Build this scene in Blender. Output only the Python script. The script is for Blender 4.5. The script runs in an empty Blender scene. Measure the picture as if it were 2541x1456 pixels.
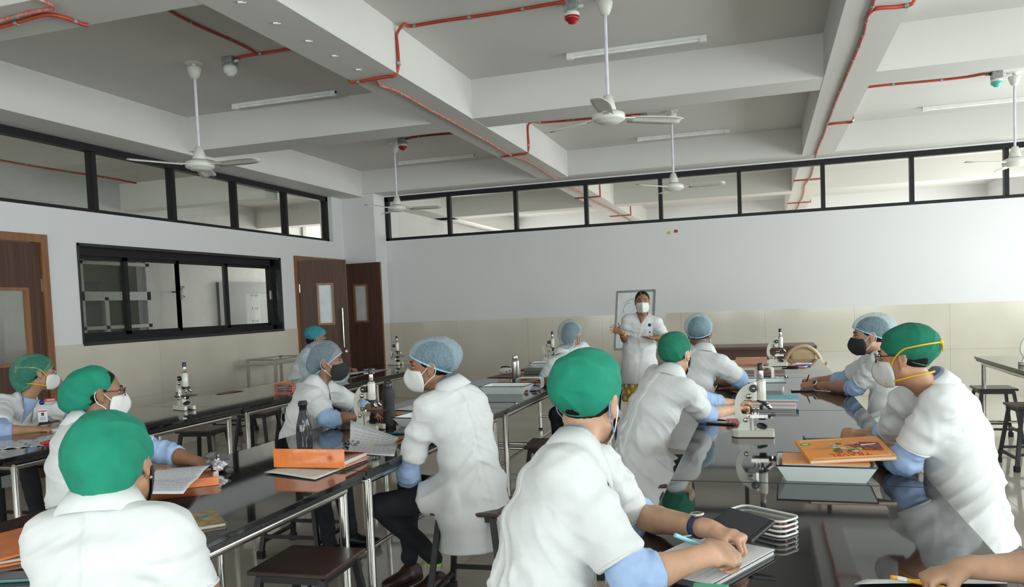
import bpy, bmesh, math, random
import numpy as np
from mathutils import Vector, Matrix
random.seed(7)
R = math.radians
SC = bpy.context.scene
COL = SC.collection

# ---------------------------------------------------------------- camera
FPX, PPY = 1975.415, 855.696          # focal length and principal row in pixels of the 2541 x 1456 photograph
CR = np.array([0.95328482, 0.29935829, -0.04040627])      # camera right
CD = np.array([-0.02334232, -0.06036139, -0.99790362])    # camera down
CF = np.array([-0.30116971, 0.95222955, -0.05055388])     # camera forward
CAMZ = 1.45
CP = np.array([0, 0, CAMZ])
cam = bpy.data.cameras.new('camera')
cam.sensor_width = 36.0
cam.lens = FPX * 36 / 2541
cam.shift_y = (PPY - 728) / 2541
cam.clip_start = .05
camo = bpy.data.objects.new('camera', cam)
COL.objects.link(camo)
camo.matrix_world = Matrix(((CR[0], -CD[0], -CF[0], 0), (CR[1], -CD[1], -CF[1], 0), (CR[2], -CD[2], -CF[2], CAMZ), (0, 0, 0, 1)))
SC.camera = camo
def ray(u, v):
    return CR * (u - 1270.5) / FPX + CD * (v - PPY) / FPX + CF
def zat(u, v, z):
    d = ray(u, v); return CP + d * (z - CAMZ) / d[2]
def yat(u, v, y):
    d = ray(u, v); return CP + d * y / d[1]
def xat(u, v, x):
    d = ray(u, v); return CP + d * x / d[0]

# ---------------------------------------------------------------- world, daylight, exposure
w = bpy.data.worlds.new('sky'); SC.world = w
w.use_nodes = True
bg = w.node_tree.nodes['Background']
bg.inputs[0].default_value = (.86, .93, 1, 1); bg.inputs[1].default_value = 1.0
SC.view_settings.view_transform = 'Standard'
SC.view_settings.look = 'None'
SC.view_settings.exposure = 0.48
SC.view_settings.gamma = 1
SC.view_settings.use_curve_mapping = False
def daylight(name, loc, rot, sx, sy, power, col=(.955, .98, 1)):
    l = bpy.data.lights.new(name, 'AREA'); l.shape = 'RECTANGLE'; l.size = sx; l.size_y = sy
    l.energy = power; l.color = col
    o = bpy.data.objects.new(name, l); COL.objects.link(o); o.location = loc; o.rotation_euler = rot
    return o
# daylight standing just outside the windows of the right wall, the wall behind the camera and the room beyond
RWX, FWY = 4.75, -4.6
for k, yc in enumerate((-2.2, 1.75, 5.6, 9.6)):
    daylight('window_daylight', (RWX + .35, yc, 1.95), (0, R(90), 0), 2.5, 3.0, (190, 195, 215, 235)[k])
for xc in (-4.6, -.95, 2.7):
    daylight('window_daylight', (xc, FWY - .35, 1.95), (R(90), 0, 0), 2.9, 2.5, 160)
for yc in (14, 17.6):
    daylight('window_daylight', (RWX + .35, yc, 1.95), (0, R(90), 0), 2.5, 3.0, 185, (1, .97, .93))
daylight('corridor_fill_light', (-8.7, -4.75, 1.9), (R(90), 0, 0), 3.6, 2.6, 300, (1, .97, .9))  # added lamp, brightens the corridor from its open near end
daylight('corridor_fill_light', (-8.2, 16.72, 1.95), (R(-90), 0, 0), 1.5, 1.8, 170, (1, .97, .9))  # second added lamp, brightens the corridor through the end wall opening

# ---------------------------------------------------------------- materials
MATS = {}
def mat(name, col, rough=.6, metal=0, var=.05, vs=8.0, bump=0, bs=60.0, coat=0, spec=.5, trans=0, alpha=1, sheen=0, sss=0, stretch=None, rnd=0, two=None, det=4):
    if name in MATS: return MATS[name]
    m = bpy.data.materials.new(name); m.use_nodes = True
    nt = m.node_tree; n = nt.nodes; L = nt.links
    b = n['Principled BSDF']
    tc = n.new('ShaderNodeTexCoord')
    mp = n.new('ShaderNodeMapping'); L.new(tc.outputs['Object'], mp.inputs[0])
    if stretch: mp.inputs['Scale'].default_value = stretch
    nz = n.new('ShaderNodeTexNoise'); nz.inputs['Scale'].default_value = vs; nz.inputs['Detail'].default_value = det
    L.new(mp.outputs[0], nz.inputs['Vector'])
    rp = n.new('ShaderNodeValToRGB')
    c = Vector(col)
    lo = two if two else tuple(max(0, x * (1 - 2 * var)) for x in c)
    hi = col if two else tuple(min(1, x * (1 + 2 * var)) for x in c)
    rp.color_ramp.elements[0].position = .3; rp.color_ramp.elements[1].position = .7
    rp.color_ramp.elements[0].color = (*lo, 1); rp.color_ramp.elements[1].color = (*hi, 1)
    L.new(nz.outputs[0], rp.inputs[0])
    out = rp.outputs[0]
    if rnd:
        oi = n.new('ShaderNodeObjectInfo'); hs = n.new('ShaderNodeHueSaturation')
        mr = n.new('ShaderNodeMapRange'); mr.inputs[3].default_value = 1 - rnd; mr.inputs[4].default_value = 1 + rnd
        L.new(oi.outputs['Random'], mr.inputs[0]); L.new(mr.outputs[0], hs.inputs['Value']); L.new(out, hs.inputs['Color']); out = hs.outputs[0]
    L.new(out, b.inputs['Base Color'])
    b.inputs['Roughness'].default_value = rough; b.inputs['Metallic'].default_value = metal
    b.inputs['Specular IOR Level'].default_value = spec
    b.inputs['Coat Weight'].default_value = coat; b.inputs['Coat Roughness'].default_value = .05
    b.inputs['Transmission Weight'].default_value = trans
    b.inputs['Alpha'].default_value = alpha
    if sheen: b.inputs['Sheen Weight'].default_value = sheen
    if sss:
        b.inputs['Subsurface Weight'].default_value = sss; b.inputs['Subsurface Radius'].default_value = (.012, .005, .003); b.inputs['Subsurface Scale'].default_value = 1
    if bump:
        bn = n.new('ShaderNodeTexNoise'); bn.inputs['Scale'].default_value = bs; bn.inputs['Detail'].default_value = 3
        L.new(mp.outputs[0], bn.inputs['Vector'])
        bp = n.new('ShaderNodeBump'); bp.inputs['Strength'].default_value = bump; bp.inputs['Distance'].default_value = .004
        L.new(bn.outputs[0], bp.inputs['Height']); L.new(bp.outputs[0], b.inputs['Normal'])
    MATS[name] = m
    return m
def glass(name, tint=(.92, .95, .93), refl=1.0, rough=.0):
    if name in MATS: return MATS[name]
    m = bpy.data.materials.new(name); m.use_nodes = True
    nt = m.node_tree; n = nt.nodes; L = nt.links
    n.remove(n['Principled BSDF'])
    t = n.new('ShaderNodeBsdfTransparent'); g = n.new('ShaderNodeBsdfGlossy'); g.inputs['Roughness'].default_value = rough
    nz = n.new('ShaderNodeTexNoise'); nz.inputs['Scale'].default_value = 3
    mx0 = n.new('ShaderNodeMix'); mx0.data_type = 'RGBA'; mx0.inputs[6].default_value = (*tint, 1); mx0.inputs[7].default_value = (*[x * .97 for x in tint], 1)
    L.new(nz.outputs[0], mx0.inputs[0]); L.new(mx0.outputs[2], t.inputs[0])
    f = n.new('ShaderNodeLayerWeight'); f.inputs[0].default_value = .5          # Fresnel reflection of a thin pane
    pw = n.new('ShaderNodeMath'); pw.operation = 'POWER'; pw.inputs[1].default_value = 5; L.new(f.outputs['Facing'], pw.inputs[0])
    ml = n.new('ShaderNodeMath'); ml.operation = 'MULTIPLY_ADD'; ml.inputs[1].default_value = .9 * refl; ml.inputs[2].default_value = .035 * refl; L.new(pw.outputs[0], ml.inputs[0])
    mx = n.new('ShaderNodeMixShader'); L.new(ml.outputs[0], mx.inputs[0]); L.new(t.outputs[0], mx.inputs[1]); L.new(g.outputs[0], mx.inputs[2])
    L.new(mx.outputs[0], n['Material Output'].inputs[0])
    MATS[name] = m
    return m
def net(name, col, alpha, scale=330, stretch=(1, 1, .35), dense=(.5, 1.0)):
    """thin non-woven gauze: fibres over a partly see-through sheet"""
    if name in MATS: return MATS[name]
    m = bpy.data.materials.new(name); m.use_nodes = True
    nt = m.node_tree; n = nt.nodes; L = nt.links; b = n['Principled BSDF']
    b.inputs['Base Color'].default_value = (*col, 1); b.inputs['Roughness'].default_value = .8
    tc = n.new('ShaderNodeTexCoord'); mp = n.new('ShaderNodeMapping'); mp.inputs['Scale'].default_value = stretch
    L.new(tc.outputs['Object'], mp.inputs[0])
    nz = n.new('ShaderNodeTexNoise'); nz.inputs['Scale'].default_value = scale; nz.inputs['Detail'].default_value = 5; nz.inputs['Distortion'].default_value = 1.2
    L.new(mp.outputs[0], nz.inputs['Vector'])
    mr = n.new('ShaderNodeMapRange'); mr.inputs[1].default_value = .35; mr.inputs[2].default_value = .7; mr.inputs[3].default_value = dense[0]; mr.inputs[4].default_value = dense[1]
    L.new(nz.outputs[0], mr.inputs[0])
    ml = n.new('ShaderNodeMath'); ml.operation = 'MULTIPLY'; ml.inputs[1].default_value = alpha; L.new(mr.outputs[0], ml.inputs[0])
    L.new(ml.outputs[0], b.inputs['Alpha'])
    MATS[name] = m
    return m
def wood(name, col, dark, rough=.35, axis='z', coat=.1, spec=.4):
    if name in MATS: return MATS[name]
    s = {'z': (18, 18, .7), 'x': (.7, 18, 18), 'y': (18, .7, 18)}[axis]
    return mat(name, col, rough, two=dark, vs=2.2, stretch=s, bump=.08, bs=3, coat=coat, det=7, spec=spec)

WALL = mat('white_wall_paint', (.66, .655, .665), .75, var=.006, vs=1.2, bump=.04, bs=40)
CEIL = mat('white_ceiling_paint', (.60, .585, .56), .8, var=.008, vs=1.0, bump=.04, bs=30)
CREAM = mat('cream_wall_paint', (.62, .6, .47), .7, var=.02)
GREYW = mat('grey_corridor_paint', (.5, .49, .49), .7, var=.02)
DADO = mat('beige_vitrified_tile', (.56, .515, .437), .12, var=.02, vs=2.5, spec=.5, rnd=.012)
FTILE = mat('polished_floor_tile', (.50, .45, .385), .07, var=.03, vs=2.0, spec=.6, rnd=.02)
GROUT = mat('tile_grout', (.34, .31, .27), .9)
BLACKM = mat('black_powder_coated_aluminium', (.007, .007, .007), .42, var=.1, bump=.05, spec=.3)
BLACKG = mat('black_granite_lining', (.012, .013, .014), .16, var=.2, vs=60)
GLASS = glass('clear_window_glass')
GLASSG = glass('greenish_window_glass', (.80, .86, .79))
FROST = mat('frosted_door_glass', (.55, .58, .60), .35, var=.03)
DOORW = wood('walnut_laminate', (.095, .045, .029), (.055, .026, .017), .5, coat=0, spec=.3)
FRAMEW = wood('varnished_teak_frame', (.27, .115, .045), (.17, .07, .028), .35)
CHROME = mat('polished_steel', (.62, .6, .57), .14, 1, var=.03)
STEEL = mat('brushed_steel', (.58, .55, .52), .28, 1, var=.08, stretch=(30, 30, 1))
GRANITE = mat('black_granite', (.012, .012, .0125), .045, var=.35, vs=260, spec=.55)
GRANEDGE = mat('black_granite_edge', (.02, .02, .02), .22, var=.4, vs=120, bump=.1)
STOOLTOP = wood('dark_brown_laminate', (.075, .040, .034), (.052, .028, .024), .4, 'x')
STOOLLEG = mat('black_painted_steel', (.012, .012, .012), .4, var=.2)
RUBBER = mat('black_rubber', (.01, .01, .01), .7)
FANW = mat('cream_fan_enamel', (.66, .65, .60), .35, var=.02)
RED = mat('red_conduit_pvc', (.42, .045, .022), .4, var=.1)
REDPALE = mat('paint_spattered_red_cable', (.55, .28, .23), .6, two=(.42, .06, .03), vs=40)
GALV = mat('galvanised_box', (.33, .35, .34), .5, .6, var=.15, vs=40)
WPLAS = mat('white_plastic', (.72, .72, .70), .4, var=.02)
REDP = mat('red_detector_cap', (.33, .01, .012), .25)
GREENP = mat('green_detector_cap', (.09, .50, .38), .3)
BLKP = mat('black_plastic', (.014, .014, .015), .35, var=.1)

# ---------------------------------------------------------------- mesh helpers
class MB:
    """collects shapes; build() links them as one mesh object"""
    def __init__(s): s.v = []; s.f = []; s.sm = []
    def add(s, vs, fs, smooth=False):
        o = len(s.v); s.v += [tuple(map(float, p)) for p in vs]
        s.f += [tuple(i + o for i in f) for f in fs]; s.sm += [smooth] * len(fs)
        return s
    def box(s, c, d, rz=0, m=None):
        hx, hy, hz = d[0] / 2, d[1] / 2, d[2] / 2
        vs = [Vector((x * hx, y * hy, z * hz)) for z in (-1, 1) for y in (-1, 1) for x in (-1, 1)]
        if m is not None: vs = [m @ v for v in vs]
        if rz: vs = [Matrix.Rotation(rz, 3, 'Z') @ v for v in vs]
        c = Vector(c)
        return s.add([v + c for v in vs], [(0, 2, 3, 1), (4, 5, 7, 6), (0, 1, 5, 4), (2, 6, 7, 3), (0, 4, 6, 2), (1, 3, 7, 5)])
    def bx(s, lo, hi):
        return s.box([(a + b) / 2 for a, b in zip(lo, hi)], [abs(b - a) for a, b in zip(lo, hi)])
    def bbox(s, lo, hi, bev=.004):
        """box with bevelled edges"""
        c = [(a + b) / 2 for a, b in zip(lo, hi)]; h = [abs(b - a) / 2 for a, b in zip(lo, hi)]
        bm = bmesh.new(); bmesh.ops.create_cube(bm, size=1)
        for v in bm.verts: v.co = Vector((v.co[k] * 2 * h[k] + c[k] for k in range(3)))
        bmesh.ops.bevel(bm, geom=list(bm.edges), offset=min(bev, min(h) * .9), segments=2, profile=.5, affect='EDGES')
        bm.verts.index_update()
        s.add([v.co.copy() for v in bm.verts], [[v.index for v in f.verts] for f in bm.faces]); bm.free()
        return s
    def cyl(s, p0, p1, r0, r1=None, n=16, cap=True):
        r1 = r0 if r1 is None else r1
        p0, p1 = Vector(p0), Vector(p1); a = (p1 - p0).normalized()
        t = a.orthogonal().normalized(); b = a.cross(t)
        vs = []
        for p, r in ((p0, r0), (p1, r1)):
            for i in range(n):
                q = 2 * math.pi * i / n; vs.append(p + (t * math.cos(q) + b * math.sin(q)) * r)
        o = len(s.v)
        s.add(vs, [(i, (i + 1) % n, n + (i + 1) % n, n + i) for i in range(n)], True)
        if cap: s.add(vs, [tuple(range(n - 1, -1, -1)), tuple(range(n, 2 * n))])
        return s
    def tube(s, pts, r, n=8, closed=False):
        pts = [Vector(p) for p in pts]; N = len(pts); vs = []
        rs = r if hasattr(r, '__len__') else [r] * N
        ref = None
        for i, p in enumerate(pts):
            a = pts[(i + 1) % N] if (closed or i < N - 1) else p
            b = pts[i - 1] if (closed or i > 0) else p
            d = (a - b)
            d = d.normalized() if d.length > 1e-9 else Vector((0, 0, 1))
            if ref is None: ref = d.orthogonal().normalized()
            t = ref - d * ref.dot(d)
            t = t.normalized() if t.length > 1e-6 else d.orthogonal().normalized()
            ref = t; bb = d.cross(t)
            for k in range(n):
                q = 2 * math.pi * k / n; vs.append(p + (t * math.cos(q) + bb * math.sin(q)) * rs[i])
        fs = []
        for i in range(N if closed else N - 1):
            j = (i + 1) % N
            for k in range(n): fs.append((i * n + k, i * n + (k + 1) % n, j * n + (k + 1) % n, j * n + k))
        s.add(vs, fs, True)
        if not closed: s.add(vs, [tuple(range(n - 1, -1, -1)), tuple(range((N - 1) * n, N * n))])
        return s
    def lathe(s, prof, c=(0, 0, 0), n=24, axis=None, smooth=True):
        """profile of (radius, height) turned about an axis"""
        c = Vector(c); M3 = Vector((0, 0, 1)).rotation_difference(Vector(axis)).to_matrix() if axis is not None else None
        vs = []
        for r, z in prof:
            for k in range(n):
                q = 2 * math.pi * k / n; v = Vector((r * math.cos(q), r * math.sin(q), z))
                vs.append((M3 @ v if M3 else v) + c)
        fs = [(i * n + k, i * n + (k + 1) % n, (i + 1) * n + (k + 1) % n, (i + 1) * n + k) for i in range(len(prof) - 1) for k in range(n)]
        s.add(vs, fs, smooth)
        if prof[0][0] > 1e-5: s.add(vs, [tuple(range(n - 1, -1, -1))])
        if prof[-1][0] > 1e-5: s.add(vs, [tuple(range((len(prof) - 1) * n, len(prof) * n))])
        return s
    def prism(s, poly, z0, z1, M4=None, smooth=False):
        """polygon in xy pulled from z0 to z1"""
        n = len(poly)
        vs = [Vector((x, y, z0)) for x, y in poly] + [Vector((x, y, z1)) for x, y in poly]
        if M4 is not None: vs = [M4 @ v for v in vs]
        s.add(vs, [tuple(range(n - 1, -1, -1)), tuple(range(n, 2 * n))])
        return s.add(vs, [(i, (i + 1) % n, n + (i + 1) % n, n + i) for i in range(n)], smooth)
    def ell(s, c, r, n=16, m=None):
        vs = []; fs = []; h = n // 2
        for i in range(h + 1):
            t = math.pi * i / h
            for k in range(n):
                q = 2 * math.pi * k / n
                v = Vector((r[0] * math.sin(t) * math.cos(q), r[1] * math.sin(t) * math.sin(q), r[2] * math.cos(t)))
                if m is not None: v = m @ v
                vs.append(v + Vector(c))
        for i in range(h):
            for k in range(n): fs.append((i * n + k, (i + 1) * n + k, (i + 1) * n + (k + 1) % n, i * n + (k + 1) % n))
        return s.add(vs, fs, True)
    def grid(s, P, smooth=True):
        """2-D array of points"""
        a, b = len(P), len(P[0])
        return s.add([p for row in P for p in row], [(i * b + j, i * b + j + 1, (i + 1) * b + j + 1, (i + 1) * b + j) for i in range(a - 1) for j in range(b - 1)], smooth)
    def mesh(s, name):
        me = bpy.data.meshes.new(name); me.from_pydata(s.v, [], s.f); me.update()
        me.polygons.foreach_set('use_smooth', s.sm)
        return me
    def build(s, name, m, parent=None, loc=None, label=None):
        me = s.mesh(name); me.materials.append(m)
        return link(name, me, parent, loc, label)
def link(name, me, parent=None, loc=None, label=None):
    o = bpy.data.objects.new(name, me); COL.objects.link(o)
    if parent is not None: o.parent = parent
    if loc is not None: o.location = loc
    if label: o['label'] = label
    return o
def tag(o, label, cat, group=None, kind=None):
    o['label'] = label; o['category'] = cat
    if group: o['group'] = group
    if kind: o['kind'] = kind
    return o
def thing(name, label, cat, loc=(0, 0, 0), rz=0, group=None):
    o = bpy.data.objects.new(name, None); COL.objects.link(o)
    o.empty_display_size = .05
    o.location = tuple(map(float, loc)); o.rotation_euler = (0, 0, rz)
    return tag(o, label, cat, group)
def struct(o, label=None):
    o['kind'] = 'structure'
    if label: o['label'] = label
    return o
def dup(root, loc, rz=0, label=None, group=None, scale=None):
    r = root.copy(); COL.objects.link(r); r.location = tuple(map(float, loc)); r.rotation_euler = (0, 0, rz)
    if label: r['label'] = label
    if group: r['group'] = group
    if scale: r.scale = scale
    for ch in root.children:
        c = ch.copy(); COL.objects.link(c); c.parent = r
        for g in ch.children:
            d = g.copy(); COL.objects.link(d); d.parent = c
    return r
def solidify(o, t, off=-1):
    m = o.modifiers.new('thickness', 'SOLIDIFY'); m.thickness = t; m.offset = off
    return o
def rot2(x, y, a): return (x * math.cos(a) - y * math.sin(a), x * math.sin(a) + y * math.cos(a))
def bez(p, n=8):
    """smooth polyline through points (Catmull-Rom)"""
    p = [Vector(q) for q in p]; q = [p[0]] + p + [p[-1]]; out = []
    for i in range(1, len(q) - 2):
        for k in range(n):
            t = k / n; a, b, c, d = q[i - 1], q[i], q[i + 1], q[i + 2]
            out.append(.5 * ((2 * b) + (c - a) * t + (2 * a - 5 * b + 4 * c - d) * t * t + (3 * b - a - 3 * c + d) * t ** 3))
    out.append(p[-1])
    return out
# ================================================================ the room
XL, YB, CZ = -6.45, 11.95, 3.67           # left wall, back wall, ceiling slab
BZ = 3.29                                  # underside of the beams
def wall_cells(axis, pos, thick, a0, a1, z0, z1, holes):
    """a wall in the plane axis = pos with rectangular holes (a, b, zlo, zhi)"""
    mb = MB()
    av = sorted({a0, a1, *[h[0] for h in holes], *[h[1] for h in holes]}); zv = sorted({z0, z1, *[h[2] for h in holes], *[h[3] for h in holes]})
    for i in range(len(av) - 1):
        for j in range(len(zv) - 1):
            ca, cz = (av[i] + av[i + 1]) / 2, (zv[j] + zv[j + 1]) / 2
            if any(h[0] < ca < h[1] and h[2] < cz < h[3] for h in holes): continue
            if axis == 'x': mb.bx((min(pos, pos + thick), av[i], zv[j]), (max(pos, pos + thick), av[i + 1], zv[j + 1]))
            else: mb.bx((av[i], min(pos, pos + thick), zv[j]), (av[i + 1], max(pos, pos + thick), zv[j + 1]))
    return mb
# floor: a bed with polished tiles laid on it
floor = struct(MB().bx((XL - .25, FWY - .2, -.12), (RWX + .2, YB + .2, -.004)).build('floor', GROUT), 'polished beige tiled floor')
TS = .8
tme = MB().bbox((-TS / 2 + .001, -TS / 2 + .001, -.01), (TS / 2 - .001, TS / 2 - .001, 0), .0012).mesh('tile'); tme.materials.append(FTILE)
for i in range(14):
    for j in range(21):
        link('tile', tme, floor, (XL + .4 + i * TS, FWY + .35 + j * TS, 0))
struct(MB().bx((XL - .25, FWY - .2, CZ), (RWX + .2, 20.2, CZ + .15)).build('ceiling', CEIL), 'white plastered ceiling slab')
LCL = (3.15, 11.25, 2.555, 3.265)          # clerestory opening in the left wall
LWN = (6.26, 9.75, 1.21, 2.235)            # sliding window opening
D1 = (4.33, 5.91, 0, 2.285); D2 = (10.09, 11.57, 0, 2.285)
wl = struct(wall_cells('x', XL, -.22, FWY - .2, YB + .2, 0, CZ, [LCL, LWN, D1, D2]).build('wall_left', WALL), 'white left wall over a beige tile dado')
BCL = (-5.88, 4.2, 2.575, 3.29)
wb = struct(wall_cells('y', YB, .2, XL - .25, RWX + .2, 0, CZ, [BCL]).build('wall_back', WALL), 'white back wall over a beige tile dado')
RW = [(yc - 1.5, yc + 1.5, .75, 2.95) for yc in (-2.2, 1.75, 5.6, 9.6)]
struct(wall_cells('x', RWX, .2, FWY - .2, YB + .2, 0, CZ, RW).build('wall_right', WALL), 'white window wall')
FW = [(xc - 1.45, xc + 1.45, .75, 2.95) for xc in (-4.6, -.95, 2.7)]
struct(wall_cells('y', FWY, -.2, XL - .25, RWX + .2, 0, CZ, FW).build('wall_front', WALL), 'white window wall behind the viewer')
pil = struct(MB().bx((XL, 11.57, 0), (-5.88, YB, CZ)).build('trim_1', WALL), 'white corner column beside the open door')
# beams
nt_ = 2
def beam(lo, hi, label):
    global nt_
    struct(MB().bx(lo, hi).build('trim_%d' % nt_, CEIL), label); nt_ += 1
BX = [(-3.1, -2.68), (.55, .96)]
for a, b in BX: beam((a, FWY, BZ), (b, 11.53, CZ), 'long white ceiling beam running to the back wall')
beam((XL, FWY, 3.262), (-6.05, 11.57, CZ), 'white edge beam above the left clerestory')
beam((-6.05, 11.53, 3.31), (RWX, YB, CZ), 'white edge beam above the back clerestory')
beam((4.3, FWY, BZ), (RWX, 11.53, CZ), 'white edge beam along the window wall')
XS = [(-6.05, -3.1), (-2.68, .55), (.96, 4.3)]
for ya, yb in ((7.48, 7.91), (3.62, 4.05), (-.25, .18)):
    for a, b in XS: beam((a, ya, BZ + .002), (b, yb, CZ), 'white cross beam of the ceiling grid')
# dado tiles, each a slab proud of the wall
def dado(axis, pos, sgn, a0, a1, parent, z1=1.232, off=0):
    n = max(1, round((a1 - a0) / 1.2)); wd = (a1 - a0) / n
    for k in range(n):
        for zz in (0, 1):
            za, zb = zz * z1 / 2 + .001, (zz + 1) * z1 / 2 - .001
            a, b = a0 + k * wd + .001, a0 + (k + 1) * wd - .001
            if axis == 'x': lo, hi = (pos, a, za), (pos + sgn * .009, b, zb)
            else: lo, hi = (a, pos, za), (b, pos + sgn * .009, zb)
            MB().bx([min(x, y) for x, y in zip(lo, hi)], [max(x, y) for x, y in zip(lo, hi)]).build('tile', DADO, parent)
dado('x', XL, 1, 5.91, 10.09, wl, 1.232); dado('x', XL, 1, FWY, 4.33, wl)
dado('y', YB, -1, -5.87, RWX, wb); dado('y', 11.57, -1, XL + .01, -5.88, pil); dado('x', -5.88, 1, 11.58, YB - .01, pil)
MB().bx((XL, 5.92, 0), (XL + .018, 10.08, .1)).build('skirting', DADO, wl); MB().bx((-5.87, YB - .018, 0), (RWX, YB, .1)).build('skirting', DADO, wb)

# ---------------------------------------------------------------- clerestories and the sliding window
def window(n, label): 
    o = bpy.data.objects.new('window_%d' % n, None); COL.objects.link(o); o['label'] = label; o['kind'] = 'structure'; return o
def clerestory(n, label, axis, pos, a0, a1, z0, z1, cnt, gm, bars=.055):
    o = window(n, label); mb = MB(); step = (a1 - a0) / cnt
    def put(m, a, b, za, zb, d0, d1):
        lo, hi = ((pos + d0, a, za), (pos + d1, b, zb)) if axis == 'x' else ((a, pos + d0, za), (b, pos + d1, zb))
        m.bx([min(x, y) for x, y in zip(lo, hi)], [max(x, y) for x, y in zip(lo, hi)])
    d0, d1 = (-.16, -.07) if axis == 'x' else (.012, .10)
    put(mb, a0, a1, z1 - .075, z1, d0, d1); put(mb, a0, a1, z0, z0 + .045, d0, d1)
    put(mb, a0, a0 + .06, z0, z1, d0, d1); put(mb, a1 - .06, a1, z0, z1, d0, d1)
    mb.build('window_frame', BLACKM, o)
    for k in range(1, cnt):
        m = MB(); put(m, a0 + k * step - bars / 2, a0 + k * step + bars / 2, z0 + .04, z1 - .07, d0, d1); m.build('mullion', BLACKM, o)
    for k in range(cnt):
        m = MB(); put(m, a0 + k * step + .02, a0 + (k + 1) * step - .02, z0 + .03, z1 - .06, (d0 + d1) / 2 - .003, (d0 + d1) / 2 + .003); m.build('pane', gm, o)
    return o
clerestory(1, 'black framed clerestory strip along the left wall', 'x', XL, LCL[0], LCL[1], LCL[2], LCL[3], 7, GLASS)
clerestory(2, 'black framed clerestory strip along the back wall', 'y', YB, BCL[0], BCL[1], BCL[2], BCL[3], 9, GLASS)
o = window(3, 'black sliding window in a black granite surround on the left wall')
y0, y1, z0, z1 = LWN
m = MB()      # granite lining of the reveal, with a flat lip on the wall
m.bx((XL - .22, y0 - .0, z1 - .03), (XL + .012, y1, z1)).bx((XL - .22, y0, z0), (XL + .014, y1, z0 + .035))
m.bx((XL - .22, y0, z0), (XL + .012, y0 + .02, z1)).bx((XL - .22, y1 - .03, z0), (XL + .012, y1, z1))
m.build('granite_lining', BLACKG, o)
m = MB(); xf = XL - .15
m.bx((xf - .04, y0 + .02, z1 - .11), (xf + .05, y1 - .03, z1 - .03)).bx((xf - .04, y0 + .02, z0 + .03), (xf + .05, y1 - .03, z0 + .09))
m.bx((xf - .04, y1 - .09, z0 + .03), (xf + .05, y1 - .03, z1 - .03)).bx((xf - .04, y0 + .02, z0 + .03), (xf + .05, y0 + .05, z1 - .03)); m.build('window_frame', BLACKM, o)
ym = [y0 + .03, 7.02, 7.82, 8.72, y1 - .06]
for k in range(4):
    s = MB(); a, b = ym[k] - .02, ym[k + 1] + .03; x_ = xf + (.012 if k in (1, 2) else -.015)
    s.bx((x_ - .013, a, z0 + .08), (x_ + .013, a + .05, z1 - .1)).bx((x_ - .013, b - .05, z0 + .08), (x_ + .013, b, z1 - .1))
    s.bx((x_ - .013, a, z0 + .08), (x_ + .013, b, z0 + .125)).bx((x_ - .013, a, z1 - .145), (x_ + .013, b, z1 - .1))
    sash = s.build('sash', BLACKM, o)
    MB().bx((x_ - .003, a + .04, z0 + .11), (x_ + .003, b - .04, z1 - .13)).build('pane', GLASSG if k == 0 else GLASS, sash)
MB().bx((xf + .03, 7.83, 1.66), (xf + .05, 7.86, 1.78)).bx((xf + .03, 9.63, 1.66), (xf + .05, 9.66, 1.78)).build('latch', STEEL, o)
def outer_window(n, axis, pos, a0, a1, z0, z1, label):
    o = window(n, label); m = MB(); k = 0
    def put(m, a, b, za, zb):
        if axis == 'x': m.bx((pos + .05, a, za), (pos + .11, b, zb))
        else: m.bx((a, pos - .11, za), (b, pos - .05, zb))
    for a, b, c, d in ((a0, a1, z0, z0 + .06), (a0, a1, z1 - .06, z1), (a0, a0 + .06, z0, z1), (a1 - .06, a1, z0, z1), (a0, a1, 2.3, 2.36)): put(m, a, b, c, d)
    m.build('window_frame', BLACKM, o)
    for q in range(1, 4):
        m = MB(); c = a0 + (a1 - a0) * q / 4; put(m, c - .03, c + .03, z0, z1); m.build('mullion', BLACKM, o)
    for q in range(4):
        m = MB(); a = a0 + (a1 - a0) * q / 4; b = a0 + (a1 - a0) * (q + 1) / 4
        if axis == 'x': m.bx((pos + .078, a + .02, z0 + .03), (pos + .083, b - .02, z1 - .03))
        else: m.bx((a + .02, pos - .083, z0 + .03), (b - .02, pos - .078, z1 - .03))
        m.build('pane', GLASS, o)
for k, h in enumerate(RW): outer_window(4 + k, 'x', RWX, h[0], h[1], h[2], h[3], 'tall daylight window in the window wall')
for k, h in enumerate(FW): outer_window(8 + k, 'y', FWY - 0, h[0], h[1], h[2], h[3], 'tall daylight window behind the viewer')

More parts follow.
